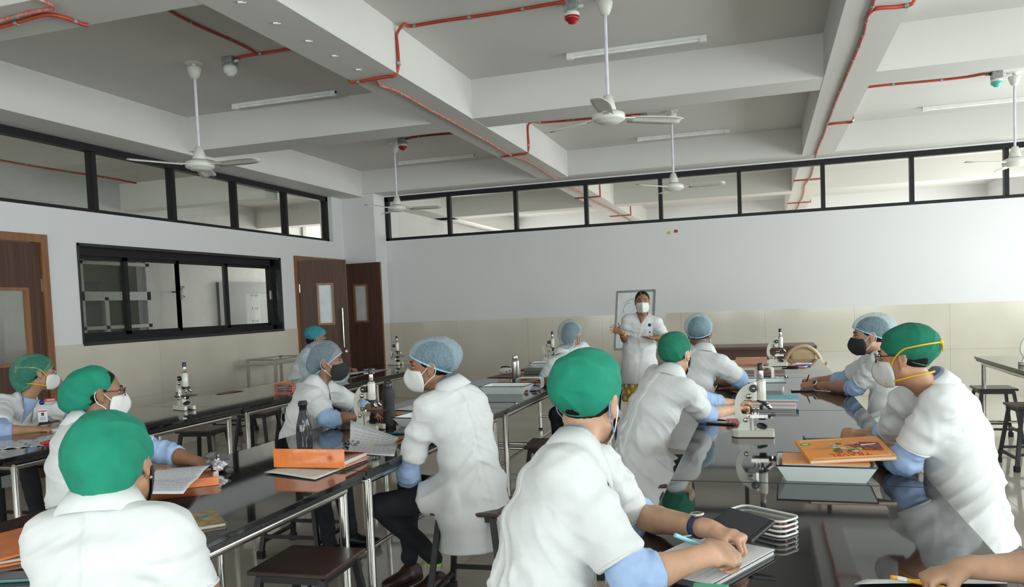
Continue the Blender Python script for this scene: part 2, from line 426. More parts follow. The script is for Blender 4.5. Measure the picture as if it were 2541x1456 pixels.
# ---------------------------------------------------------------- doors
def door_leaf(parent, hinge, ang, wdt, ht, vis, mirror=1, handle=True):
    """leaf hinged at a point on the left wall, ang = swing from closed (along +y*mirror) into the room"""
    d = Vector((math.sin(ang), math.cos(ang) * mirror, 0)); nrm = Vector((d.y, -d.x, 0)) * mirror     # nrm points into the room when closed
    Mx = Matrix(((d.x, nrm.x, 0, hinge[0]), (d.y, nrm.y, 0, hinge[1]), (0, 0, 1, 0), (0, 0, 0, 1)))
    def bxm(mb, lo, hi):
        c = [(a + b) / 2 for a, b in zip(lo, hi)]; s = [abs(b - a) for a, b in zip(lo, hi)]
        vs = [Mx @ Vector((c[0] + x * s[0] / 2, c[1] + y * s[1] / 2, c[2] + z * s[2] / 2)) for z in (-1, 1) for y in (-1, 1) for x in (-1, 1)]
        mb.add(vs, [(0, 2, 3, 1), (4, 5, 7, 6), (0, 1, 5, 4), (2, 6, 7, 3), (0, 4, 6, 2), (1, 3, 7, 5)]); return mb
    a, b, c, e = vis
    mb = MB(); T = .019
    for lo, hi in (((0, -T, .01), (a, T, ht)), ((b, -T, .01), (wdt, T, ht)), ((a, -T, .01), (b, T, c)), ((a, -T, e), (b, T, ht))): bxm(mb, lo, hi)
    leaf = mb.build('door_leaf', DOORW, parent)
    mb = MB()
    for lo, hi in (((a - .018, -T - .006, c - .018), (a + .012, T + .006, e + .018)), ((b - .012, -T - .006, c - .018), (b + .018, T + .006, e + .018)), ((a + .012, -T - .006, c - .018), (b - .012, T + .006, c + .012)), ((a + .012, -T - .006, e - .012), (b - .012, T + .006, e + .018))): bxm(mb, lo, hi)
    mb.build('glazing_bead', FRAMEW, leaf)
    bxm(MB(), (a, -.004, c), (b, .004, e)).build('pane', FROST if handle else GLASS, leaf)
    bxm(bxm(MB(), (-.004, -.01, 1.75), (.006, T + .006, 1.87)), (-.004, -.01, .5), (.006, T + .006, .62)).build('hinge', STEEL, leaf)
    bxm(MB(), (wdt - .002, -T, .01), (wdt + .004, T, ht)).build('edge_strip', FRAMEW, leaf)
    if handle:
        hm = MB(); q = wdt - .085
        hm.cyl(Mx @ Vector((q, T + .05, .92)), Mx @ Vector((q, T + .05, 1.5)), .011)
        for z in (.97, 1.45): hm.cyl(Mx @ Vector((q, T, z)), Mx @ Vector((q, T + .05, z)), .006)
        hm.build('handle', CHROME, leaf)
        MB().cyl(Mx @ Vector((wdt - .05, T, .86)), Mx @ Vector((wdt - .05, T + .012, .86)), .018).build('lock', STEEL, leaf)
    return leaf
def door(n, D, label):
    o = bpy.data.objects.new('door_%d' % n, None); COL.objects.link(o); o['label'] = label; o['kind'] = 'structure'
    a, b, _, zt = D
    MB().bx((XL - .12, a, 0), (XL + .022, a + .075, zt)).bx((XL - .12, b - .075, 0), (XL + .022, b, zt)).bx((XL - .12, a + .075, zt - .075), (XL + .022, b - .075, zt)).build('door_frame', FRAMEW, o)
    return o
d1 = door(1, D1, 'closed walnut laminate double door with a small window on the left')
door_leaf(d1, (XL - .02, D1[1] - .08), 0, .70, 2.2, (.16, .56, 1.09, 1.77), -1, False)
door_leaf(d1, (XL - .02, D1[0] + .08), 0, .70, 2.2, (.16, .56, 1.09, 1.77), 1, False)
d2 = door(2, D2, 'open walnut laminate double door beside the corner column')
lf = yat(839, 640, 10.5); 
door_leaf(d2, (XL + .02, D2[0] + .08), R(52), .68, 2.21, (.26, .47, 1.28, 1.86), 1)
door_leaf(d2, (XL + .03, D2[1] - .06), R(86), .66, 2.21, (.17, .40, 1.28, 1.86), -1)

# ---------------------------------------------------------------- the laboratory beyond the back wall
beam2 = []
struct(MB().bx((XL - .25, YB + .2, -.1), (RWX + .2, 20.2, 0)).build('floor', mat('plain_floor_tile', (.5, .46, .4), .2, var=.03)), 'floor of the room beyond')
struct(wall_cells('y', 19.9, .2, XL - .25, RWX + .2, 0, CZ, []).build('wall_far', WALL), 'far wall of the room beyond')
wfl = wall_cells('x', XL, -.2, YB + .2, 19.9, 0, CZ, [(15.9, 19.3, .9, 2.93)])
struct(wfl.build('wall_far_left', WALL), 'left wall of the room beyond')
struct(wall_cells('x', RWX, .2, YB + .2, 19.9, 0, CZ, [(12.5, 15.5, .75, 2.95), (16.1, 19.1, .75, 2.95)]).build('wall_far_right', WALL), 'window wall of the room beyond')
o = window(11, 'barred window in the room beyond')
for k in range(14):
    MB().bx((XL - .12, 15.95 + k * .25, .9), (XL - .09, 15.97 + k * .25, 2.93)).build('bar', BLACKM, o)
daylight('window_daylight', (XL - .4, 17.6, 2.0), (0, R(-90), 0), 2.0, 3.2, 160, (1, .97, .93))
for a, b in BX: beam((a, 12.4, BZ), (b, 19.9, CZ), 'long beam in the room beyond')
for ya, yb in ((12.15, 12.4), (15.35, 15.78)):
    for a, b in ((-6.45, -3.1), (-2.68, .55), (.96, RWX)): beam((a, ya, BZ), (b, yb, CZ), 'cross beam in the room beyond')
beam((XL, 12.4, BZ), (-6.05, 19.9, CZ), 'edge beam in the room beyond')

# ---------------------------------------------------------------- corridor beyond the left wall
CX = -9.2
struct(MB().bx((-11.2, FWY, -.1), (XL - .25, 16.5, 0)).build('floor', MATS['plain_floor_tile']), 'corridor floor')
struct(MB().bx((-11.2, FWY, 3.5), (XL - .22, 16.5, 3.65)).build('ceiling', CEIL), 'corridor ceiling')
cw = wall_cells('x', CX, -.2, 2.6, 16.5, 0, 3.5, [(8.9, 10.25, .55, 2.55)])
struct(cw.build('wall_corridor', GREYW), 'grey corridor wall')
struct(wall_cells('y', 16.4, .2, CX - .2, XL - .2, 0, 3.5, [(-9.0, -7.4, 1.0, 2.9)]).build('wall_corridor_end', GREYW), 'corridor end wall')
beam((CX, 9.8, 3.1), (XL - .22, 10.1, 3.5), 'corridor cross beam'); beam((CX, 13.2, 3.1), (XL - .22, 13.5, 3.5), 'corridor cross beam')
struct(MB().bx((-11.1, FWY, 0), (-11.0, 13.5, 3.5)).bx((-11.0, 13.4, 0), (-9.4, 13.5, 3.5)).build('wall_corridor_far', CREAM), 'cream wall across the corridor')
# ---------------------------------------------------------------- things seen through the panes
t = thing('glazed_partition', 'grey aluminium glazed partition across the corridor', 'partition', (CX + .02, 9.55, .55))
for k, (a, b, c, d) in enumerate(((-.65, .7, 1.2, 1.33), (-.65, .7, .78, .83), (-.65, -.58, 0, 2.0), (.62, .7, 0, 2.0), (-.22, -.15, 0, 1.25), (-.65, .7, 1.72, 1.77))):
    MB().bx((-.03, a, c), (.03, b, d)).build('rail' if k in (0, 1, 5) else 'post', mat('grey_aluminium', (.30, .30, .31), .4, .3), t)
tag(MB().bx((-10.7, 9.5, 0), (-10.2, 10.3, 2.05)).bx((-10.72, 9.48, 2.05), (-10.18, 10.32, 2.09)).bx((-10.2, 9.54, .1), (-10.185, 9.89, 2.0)).bx((-10.2, 9.91, .1), (-10.185, 10.26, 2.0)).build('steel_cupboard', mat('grey_green_steel', (.22, .24, .21), .5)), 'grey steel cupboard behind the glazed partition', 'cupboard')
t = thing('step_ladder', 'aluminium step ladder seen through the first window pane', 'ladder', (-9.62, 9.0, 0))
for s in (-1, 1):
    MB().cyl((.15, s * .22, 0), (-.0, s * .14, 1.95), .02).build('front_rail', CHROME, t)
    MB().cyl((-.45, s * .22, 0), (-.06, s * .13, 1.9), .016).build('rear_rail', CHROME, t)
for k in range(6):
    z = .28 + k * .28; f = z / 1.95
    MB().bx((.15 - .15 * f - .05, -.22 + .08 * f, z - .012), (.15 - .15 * f + .03, .22 - .08 * f, z + .012)).build('tread', CHROME, t)
MB().tube(bez([(.0, -.14, 1.93), (-.02, -.13, 2.05), (-.02, .13, 2.05), (0, .14, 1.93)], 5), .014).build('top_handle', BLKP, t)
tag(MB().bx((-10.98, 8.3, 1.0), (-10.95, 8.75, 1.5)).bx((-10.95, 8.33, 1.03), (-10.945, 8.72, 1.47)).build('notice_board', mat('tan_board', (.36, .28, .18), .7)), 'tan notice board behind the ladder', 'board')
# dark door frame with a film covered panel on the corridor wall
pa, pb = xat(536, 700, CX), xat(664, 812, CX)
t = thing('dark_door_surround', 'dark grey door surround on the corridor wall beyond the window', 'door surround', (CX + .004, pa[1], 0))
MB().bx((0, 0, 0), (.05, .75, pa[2])).bx((0, .75, pa[2] - .18), (.05, 2.2, pa[2])).bx((0, 1.75, 0), (.05, 2.2, pa[2])).build('surround', mat('dark_grey_board', (.045, .048, .046), .5), t)
MB().bx((.005, .75, 0), (.03, 1.75, pa[2] - .18)).build('film_panel', mat('pale_grey_film', (.40, .43, .43), .12, var=.08, vs=3, stretch=(1, 6, .4)), t)
for j in range(4):
    z = 1.1 + j * .24
    MB().bx((.031, 1.02, z), (.033, 1.16, z + .012)).bx((.031, 1.05, z - .025), (.033, 1.12, z - .015)).build('film_print', mat('dark_print', (.03, .03, .03), .6), t)
    MB().lathe([(.012, 0), (.02, 0), (.02, .002), (.012, .002)], (.031, .97, z), 12, (1, 0, 0)).build('film_mark', mat('dark_red_print', (.12, .02, .02), .6), t)
# scroll grille on the corridor wall
g0 = xat(437, 720, CX)
t = thing('scroll_grille', 'thin black scrollwork grille bar beyond the second window pane', 'grille', (CX + .08, g0[1], 0))
MB().cyl((0, -.06, .4), (0, -.06, 2.6), .008).build('upright', BLACKM, t)
MB().cyl((-.07, -.12, 1.02), (0, .2, 1.02), .008).build('stay', BLACKM, t); MB().cyl((-.07, -.12, 1.88), (0, -.06, 1.88), .012).build('stay', BLACKM, t)
for s in (-1, 1):
    for q in (-1, 1):
        MB().tube([(0, .03 + s * (.012 + .05 * (k / 14)) * math.cos(k * .42), 1.88 + q * (.02 + .085 * k / 14 + .0 * math.sin(k))) if k < 9 else (0, .03 + s * (.05 + .02 * math.cos(k)), 1.88 + q * (.085 + .02 * math.sin(k))) for k in range(14)], .006, 6).build('scroll', BLACKM, t)
f0, f1 = xat(745, 527, CX), xat(818, 600, CX)
t = thing('corridor_pane', 'small dark framed cream pane seen through the last left clerestory pane', 'window pane', (CX + .003, f0[1], f0[2]))
MB().bx((0, 0, -.9), (.04, .12, 0)).bx((0, 0, -.12), (.04, 1.4, 0)).build('frame', GALV, t)
MB().bx((0, .12, -.9), (.015, 1.4, -.12)).build('pane', CREAM, t)

# ---------------------------------------------------------------- ceiling fittings
def clip_tube(name, label, pts, r, m, group, step=.42, up=None, clip=True, sub=6):
    P = bez(pts, sub) if sub else [Vector(p) for p in pts]
    base = P[0]
    t = thing(name, label, 'conduit', base, 0, group)
    P = [p - base for p in P]
    MB().tube(P, r, 8).build('tube', m, t)
    if clip:
        acc = .15
        for a, b in zip(P[:-1], P[1:]):
            acc += (b - a).length
            if acc > step:
                acc = 0; d = (b - a).normalized()
                MB().cyl(b - d * .012, b + d * .012, r * 1.35, n=8).build('saddle_clip', GALV, t)
    return t
G1 = 'red fire alarm conduits on the ceiling'
zc, zs = CZ - .012, BZ - .012
def zl(pts, z): return [zat(u, v, z) for u, v in pts]
a = zl([(1402, 4), (1240, 32), (1100, 52), (1020, 65)], zc)
bxr = -2.68 + .014
yb_ = zat(990, 185, zs)[1]
P = list(a) + [(bxr + .06, yb_, zc - .005), (bxr, yb_, zc - .07), (bxr, yb_, 3.5), (bxr, yb_, BZ + .05), (bxr - .04, yb_, zs - .002)] + zl([(960, 190), (925, 196), (890, 203)], zs) + [(-3.115, zat(880, 204, zs)[1], zs + .01), (-3.118, zat(880, 204, zs)[1], zs + .05)]
clip_tube('alarm_conduit', 'thick red conduit bending down the first beam from the red detector', P, .0125, RED, G1)
clip_tube('alarm_cable', 'red cable running along the underside of the first beam to the back clerestory', zl([(935, 197), (945, 212), (985, 226), (1030, 251), (1072, 275), (1125, 303), (1165, 326), (1212, 352), (1238, 368), (1268, 385), (1310, 400), (1350, 425), (1384, 446)], zs), .011, REDPALE, G1, .3)
yb_ = zat(1315, 380, zs)[1]
clip_tube('alarm_conduit', 'red conduit dropping from the small metal box onto the far end of the first beam', list(zl([(1590, 284), (1480, 293), (1400, 300), (1345, 304)], zc)) + [(bxr + .05, yb_, zc - .01), (bxr, yb_, zc - .07), (bxr, yb_, BZ + .05), (bxr - .04, yb_, zs)] + zl([(1290, 383), (1262, 387), (1243, 390)], zs), .0125, RED, G1)
clip_tube('alarm_conduit', 'short red conduit from the far left detector to the first beam', zl([(1004, 349), (1025, 341), (1075, 335), (1124, 331)], zc), .0125, RED, G1)
clip_tube('alarm_conduit', 'red conduit from the near left detector to the first beam', zl([(586, 147), (600, 141), (632, 135), (680, 128), (722, 121)], zc), .0125, RED, G1)
clip_tube('alarm_conduit', 'red conduit crossing the left ceiling bay from the nearest cross beam', zl([(405, 17), (440, 38), (505, 70), (570, 98), (610, 117), (632, 130)], zc), .011, RED, G1)
clip_tube('alarm_conduit', 'thick red conduit curving along the nearest cross beam at top left', list(zl([(-40, 76), (0, 67), (60, 50), (105, 38), (130, 37), (165, 45), (200, 59), (219, 63)], zs)), .0125, RED, G1)
clip_tube('alarm_cable', 'pale spattered red cable above the thick conduit at top left', zl([(-40, 60), (0, 52), (60, 35), (110, 25), (130, 22), (132, 15), (110, 4), (80, -6)], zs), .011, REDPALE, G1)
clip_tube('alarm_cable', 'wavy red cable running along the underside of the second beam', zl([(2172, -10), (2166, 14), (2158, 32), (2152, 45), (2146, 75), (2133, 112), (2118, 148), (2100, 190), (2090, 215), (2075, 250), (2062, 285), (2052, 310), (2046, 330), (2033, 360), (2022, 391)], zs), .011, RED, G1, .3)
clip_tube('alarm_conduit', 'thick red conduit branching right at the near end of the second beam', list(zl([(2156, 34), (2170, 23), (2195, 19), (2230, 17)], zs)) + [(.972, zat(2245, 14, zs)[1], zs + .01), (.974, zat(2245, 14, zs)[1], zs + .09)], .0125, RED, G1)
clip_tube('alarm_conduit', 'small red conduit branching right at the far end of the second beam', list(zl([(2054, 309), (2075, 306), (2100, 304)], zs)) + [(.972, zat(2104, 302, zs)[1], zs), (.974, zat(2104, 302, zs)[1], zs + .09)], .0125, RED, G1)
clip_tube('alarm_conduit', 'red conduit from the second beam to the green capped detector', zl([(2148, 217), (2200, 211), (2320, 200), (2400, 191), (2440, 184), (2460, 186)], zc), .0125, RED, G1)
clip_tube('alarm_cable', 'pair of thin red cables on the corridor ceiling seen through the left clerestory', zl([(-20, 394), (80, 412), (180, 428), (260, 440), (340, 455), (412, 468)], 3.488), .012, RED, G1, .6)
for k, bx_ in enumerate(BX):
    xm = (bx_[0] + bx_[1]) / 2
    clip_tube('alarm_cable', 'red cable along the %s beam of the room beyond the back clerestory' % ('first', 'second')[k], [(xm, 12.45, zs), (xm + .02, 13.5, zs), (xm - .02, 14.6, zs), (xm + .02, 16, zs), (xm, 19.5, zs)], .011, REDPALE, G1, .3)
    for yy in (13.9, 17.3):
        clip_tube('alarm_conduit', 'red branch conduit on the %s beam of the room beyond, %s one' % (('first', 'second')[k], 'near' if yy < 15 else 'far'), [(bx_[0] - .02, yy, zs), (bx_[1] - .02, yy, zs), (bx_[1] + .014, yy, zs + .03), (bx_[1] + .014, yy, CZ - .04), (bx_[1] + .08, yy, zc), (bx_[1] + .9, yy, zc)], .0125, RED, G1)
def detector(u, v, capm, label, z=CZ):
    p = zat(u, v, z)
    t = thing('smoke_detector', label, 'smoke detector', p, 0, 'ceiling detectors')
    MB().bbox((-.05, -.05, -.075), (.05, .05, 0), .006).build('junction_box', GALV, t)
    MB().lathe([(.052, -.075), (.056, -.08), (.056, -.105), (.05, -.112)], n=24).build('base', WPLAS, t)
    MB().lathe([(.056, -.104), (.057, -.118), (.05, -.132), (.032, -.14), (.03, -.152), (.018, -.157), (0, -.158)], n=24).build('cap', capm, t)
    MB().cyl((.05, 0, -.035), (.085, 0, -.035), .012).build('gland', WPLAS, t)
detector(570, 143, WPLAS, 'white smoke detector on the left ceiling bay near the fan')
detector(998, 343, REDP, 'red capped detector beside the far left fan')
detector(1418, 6, REDP, 'red capped detector at the top edge above the middle fan')
detector(2473, 178, GREENP, 'green capped detector beside the right hand fan')
detector(416, 462, WPLAS, 'white detector on the corridor ceiling behind the left clerestory', 3.5)
tag(MB().bbox(zat(1597, 283, CZ) - [.05, .05, .05], zat(1597, 283, CZ) + [.05, .05, -.001], .004).build('junction_box', GALV), 'small galvanised junction box behind the middle fan', 'junction box', None)
def fan(name, top, hub, tip, label):
    p = zat(top[0], top[1], CZ); hz = yat(hub[0], hub[1], p[1])[2]
    tp = zat(tip[0], tip[1], hz - .0); ang = math.atan2(tp[1] - p[1], tp[0] - p[0])
    t = thing('ceiling_fan', label, 'ceiling fan', p, 0, 'cream ceiling fans'); h = hz - CZ
    MB().lathe([(.075, -.004), (.075, 0)], n=24).cyl((0, 0, -.03), (0, 0, 0), .018).build('mounting_plate', WPLAS, t)
    MB().lathe([(.058, -.035), (.06, -.045), (.052, -.075), (.034, -.12), (.018, -.13), (.014, -.13)], n=24).build('canopy', FANW, t)
    MB().cyl((0, 0, h + .12), (0, 0, -.03), .0125).build('down_rod', mat('lilac_white_rod', (.62, .60, .66), .4), t)
    MB().lathe([(.016, h + .17), (.03, h + .165), (.05, h + .1), (.06, h + .06), (.058, h + .055)], n=24).build('motor_canopy', FANW, t)
    MB().lathe([(.03, h + .06), (.08, h + .045), (.118, h + .03), (.122, h + .015), (.122, h - .012), (.112, h - .02), (.085, h - .03), (.08, h - .036), (.03, h - .042), (0, h - .042)], n=32).build('motor', FANW, t)
    for k in range(3):
        q = ang + k * 2 * math.pi / 3; c, s_ = math.cos(q), math.sin(q)
        MB().box((c * .15, s_ * .15, h + .005), (.12, .04, .008), q).build('blade_arm', FANW, t)
        rows = []
        for i in range(9):
            r = .17 + (.6 - .17) * i / 8; wd = (.055 + .012 * math.sin(i / 8 * 2.2)) * (1 if i < 7 else (.93 if i == 7 else .62)); tw = R(11)
            rows.append([(c * r - s_ * y * wd, s_ * r + c * y * wd, h + .008 - y * wd * math.tan(tw) - .012 * y * y) for y in (-1, -.5, 0, .5, 1)])
        solidify(MB().grid(rows).build('blade', FANW, t), .004)
fan('ceiling_fan', (481, 158), (492, 412), (319, 396), 'cream ceiling fan in front of the left clerestory')
fan('ceiling_fan', (978, 355), (983, 518), (1087, 513), 'cream ceiling fan in the far left corner bay')
fan('ceiling_fan', (1500, -6), (1513, 293), (1475, 226), 'largest cream ceiling fan hanging in the middle of the picture')
fan('ceiling_fan', (1666, 276), (1671, 465), (1793, 453), 'cream ceiling fan in front of the middle of the back clerestory')
fan('ceiling_fan', (2517, 181), (2519, 403), (2372, 403), 'cream ceiling fan at the right edge of the picture')
def tube_light(a, b, label):
    p, q = zat(*a, CZ), zat(*b, CZ); L_ = 1.22; c = (p + q) / 2
    t = thing('tube_light', label, 'tube light', (c[0], c[1], CZ), 0, 'unlit ceiling tube lights')
    MB().bbox((-L_ / 2, -.022, -.03), (L_ / 2, .022, 0), .004).build('batten', WPLAS, t)
    MB().cyl((-L_ / 2 + .05, 0, -.038), (L_ / 2 - .05, 0, -.038), .012).build('tube', mat('unlit_tube', (.78, .78, .76), .3), t)
    for s in (-1, 1): MB().bbox((s * (L_ / 2 - .03) - .03, -.024, -.056), (s * (L_ / 2 - .03) + .03, .024, -.002), .004).build('end_cap', WPLAS, t)
tube_light((597, 257), (812, 226), 'white tube light on the left ceiling bay')
tube_light((1430, 132), (1728, 88), 'white tube light beside the middle fan rod')
tube_light((1003, 399), (1160, 383), 'white tube light in the far left bay near the back clerestory')
tube_light((1598, 340), (1792, 320), 'white tube light in the far middle bay')
tube_light((2317, 265), (2541, 238), 'white tube light in the far right bay')
# bits of plaster and tape left on the beam and wall
for k, (u, v) in enumerate(((597, 5), (684, 57), (764, 101), (829, 138), (888, 172))):
    p = zat(u, v, BZ); tag(MB().box((0, 0, -.004), (.03, .022, .008), .5).box((.02, .012, -.004), (.012, .012, .006), .2).build('anchor_patch', WPLAS, None, p), 'small white anchor patch under the first beam, %s from the top edge' % ('first', 'second', 'third', 'fourth', 'fifth')[k], 'anchor patch', 'anchor patches under the first beam')
for u, v, c, l in ((1659, 577, (.55, .45, .05), 'yellow'), (1677, 573, (.45, .03, .03), 'red')):
    p = yat(u, v, YB); tag(MB().prism([(-.03, -.02), (.02, -.028), (.035, .01), (0, .022), (-.025, .015)], 0, .003, Matrix.Rotation(R(90), 4, 'X')).build('tape_scrap', mat('tape_' + l, c, .6), None, p), '%s scrap of tape on the white back wall' % l, 'tape')

# ================================================================ laboratory tables
TZ = .77
def make_table(wd, ln):
    t = thing('lab_table', '', 'table')
    MB().bbox((0, .003, TZ - .022), (wd, ln - .003, TZ), .003).build('granite_top', GRANITE, t)
    MB().bbox((.012, .012, TZ - .044), (wd - .012, ln - .012, TZ - .022), .003).build('edge_build_up', GRANEDGE, t)
    m = MB(); x0, x1, ya, yb = .055, wd - .055, .11, ln - .11; r = .019; zt = TZ - .044 - r
    m.cyl((x0, .10, zt), (x0, ln - .10, zt), r).cyl((x1, .10, zt), (x1, ln - .10, zt), r)
    m.build('top_rail', CHROME, t)
    for y in (ya, yb): MB().cyl((x0, y, zt), (x1, y, zt), r).build('cross_rail', CHROME, t)
    for x in (x0, x1):
        for y in (ya, yb):
            l = MB().cyl((x, y, .012), (x, y, zt), r).build('leg', CHROME, t)
            MB().lathe([(.024, 0), (.024, .01), (.02, .02)], (x, y, 0), 16).build('foot', RUBBER, l)
    for y in (ya, yb): MB().cyl((x0, y, .15), (x1, y, .15), .014).build('stretcher', CHROME, t)
    MB().cyl(((x0 + x1) / 2, ya, .15), ((x0 + x1) / 2, yb, .15), .014).build('foot_rail', CHROME, t)
    return t
rows = {'left': (-4.64, .93, [1.07, 3.05, 5.03, 7.01], 1.98), 'middle': (-2.53, .91, [1.03, 3.0, 4.97, 6.94], 1.97), 'right': (-.345, .895, [1.085, 2.985, 4.885, 6.785], 1.9), 'far right': (1.94, .9, [4.8, 6.74], 1.93)}
tdesc = {'left': ['beside the closed door', 'under the sliding window microscope', 'under the orange pencil case', 'nearest the open door'],
         'middle': ['nearest the viewer', 'under the grey bottle', 'under the white tray', 'under the steel bottle'],
         'right': ['nearest the viewer', 'under the tray of orange books', 'under the blue notebook', 'beside the plastic chair'],
         'far right': ['at the picture edge', 'nearest the back wall']}
TAB = {}
for rn, (x, wd, ys, ln) in rows.items():
    proto = None
    for k, y in enumerate(ys):
        lb = 'black granite table of the %s row, %s' % (rn, tdesc[rn][k])
        if proto is None:
            proto = make_table(wd, ln); proto.location = (x, y, 0); proto['label'] = lb; proto['group'] = 'granite laboratory tables'; TAB[rn, k] = proto
        else: TAB[rn, k] = dup(proto, (x, y, 0), 0, lb, 'granite laboratory tables')

# ---------------------------------------------------------------- stools
SZ = .5
def make_stool():
    t = thing('lab_stool', '', 'stool')
    MB().bbox((-.165, -.165, SZ - .02), (.165, .165, SZ), .006).build('seat', STOOLTOP, t)
    m = MB()
    for s in (-1, 1): m.bx((-.13, s * .13 - .012, SZ - .05), (.13, s * .13 + .012, SZ - .02)).bx((s * .13 - .012, -.13, SZ - .05), (s * .13 + .012, .13, SZ - .02))
    m.build('seat_frame', STOOLLEG, t)
    def q(z): return .13 + (SZ - .03 - z) * .13
    for sx in (-1, 1):
        for sy in (-1, 1):
            a, b = q(SZ - .03), q(.03); w_ = .013; vs = []
            for z, e in ((.03, b), (SZ - .03, a)):
                for dx, dy in ((-w_, -w_), (w_, -w_), (w_, w_), (-w_, w_)): vs.append((sx * e + dx, sy * e + dy, z))
            l = MB().add(vs, [(3, 2, 1, 0), (4, 5, 6, 7), (0, 1, 5, 4), (1, 2, 6, 5), (2, 3, 7, 6), (3, 0, 4, 7)]).build('leg', STOOLLEG, t)
            MB().bbox((sx * q(.02) - .02, sy * q(.02) - .02, 0), (sx * q(.02) + .02, sy * q(.02) + .02, .045), .004).build('foot', RUBBER, l)
    for s in (-1, 1):
        e = q(.13); MB().bx((-e, s * e - .01, .12), (e, s * e + .01, .14)).build('stretcher', STOOLLEG, t)
        e = q(.10); MB().bx((s * e - .01, -e, .09), (s * e + .01, e, .11)).build('stretcher', STOOLLEG, t)
    return t
st0 = make_stool(); st0['group'] = 'square stools'
used = False
def stool(x, y, rz, label):
    global used
    if not used: used = True; st0.location = (x, y, 0); st0.rotation_euler = (0, 0, rz); st0['label'] = label; return st0
    return dup(st0, (x, y, 0), rz, label, 'square stools')
stool(-1.70, 2.65, .04, 'empty brown stool in the foreground beside the middle row')
stool(2.04, 8.41, 0, 'empty brown stool at the corner of the far right table')
stool(2.02, 7.18, .08, 'empty brown stool at the right edge of the picture')
def sz(u, v): p = zat(u, v, SZ); return p[0], p[1]
stool(*sz(505, 1062), .1, 'brown stool seen beneath the left row microscope')
stool(*sz(640, 1020), .12, 'brown stool behind the left row beside the trolley wheel')
_p = zat(584, 1074, 0); stool(_p[0], _p[1], .1, 'stool behind the left row of which only feet and rails show')
stool(-1.40, sz(1285, 1095)[1], .1, 'empty brown stool between the man in the blue hair net and the green capped man')
stool(-1.30, 5.75, 0, 'stool behind the green capped man seen as black legs')
stool(-2.95, 1.75, .1, 'stool at the near left side of the middle row')
stool(*sz(462, 1158), .12, 'brown stool tucked behind the middle row near the silver pouch')
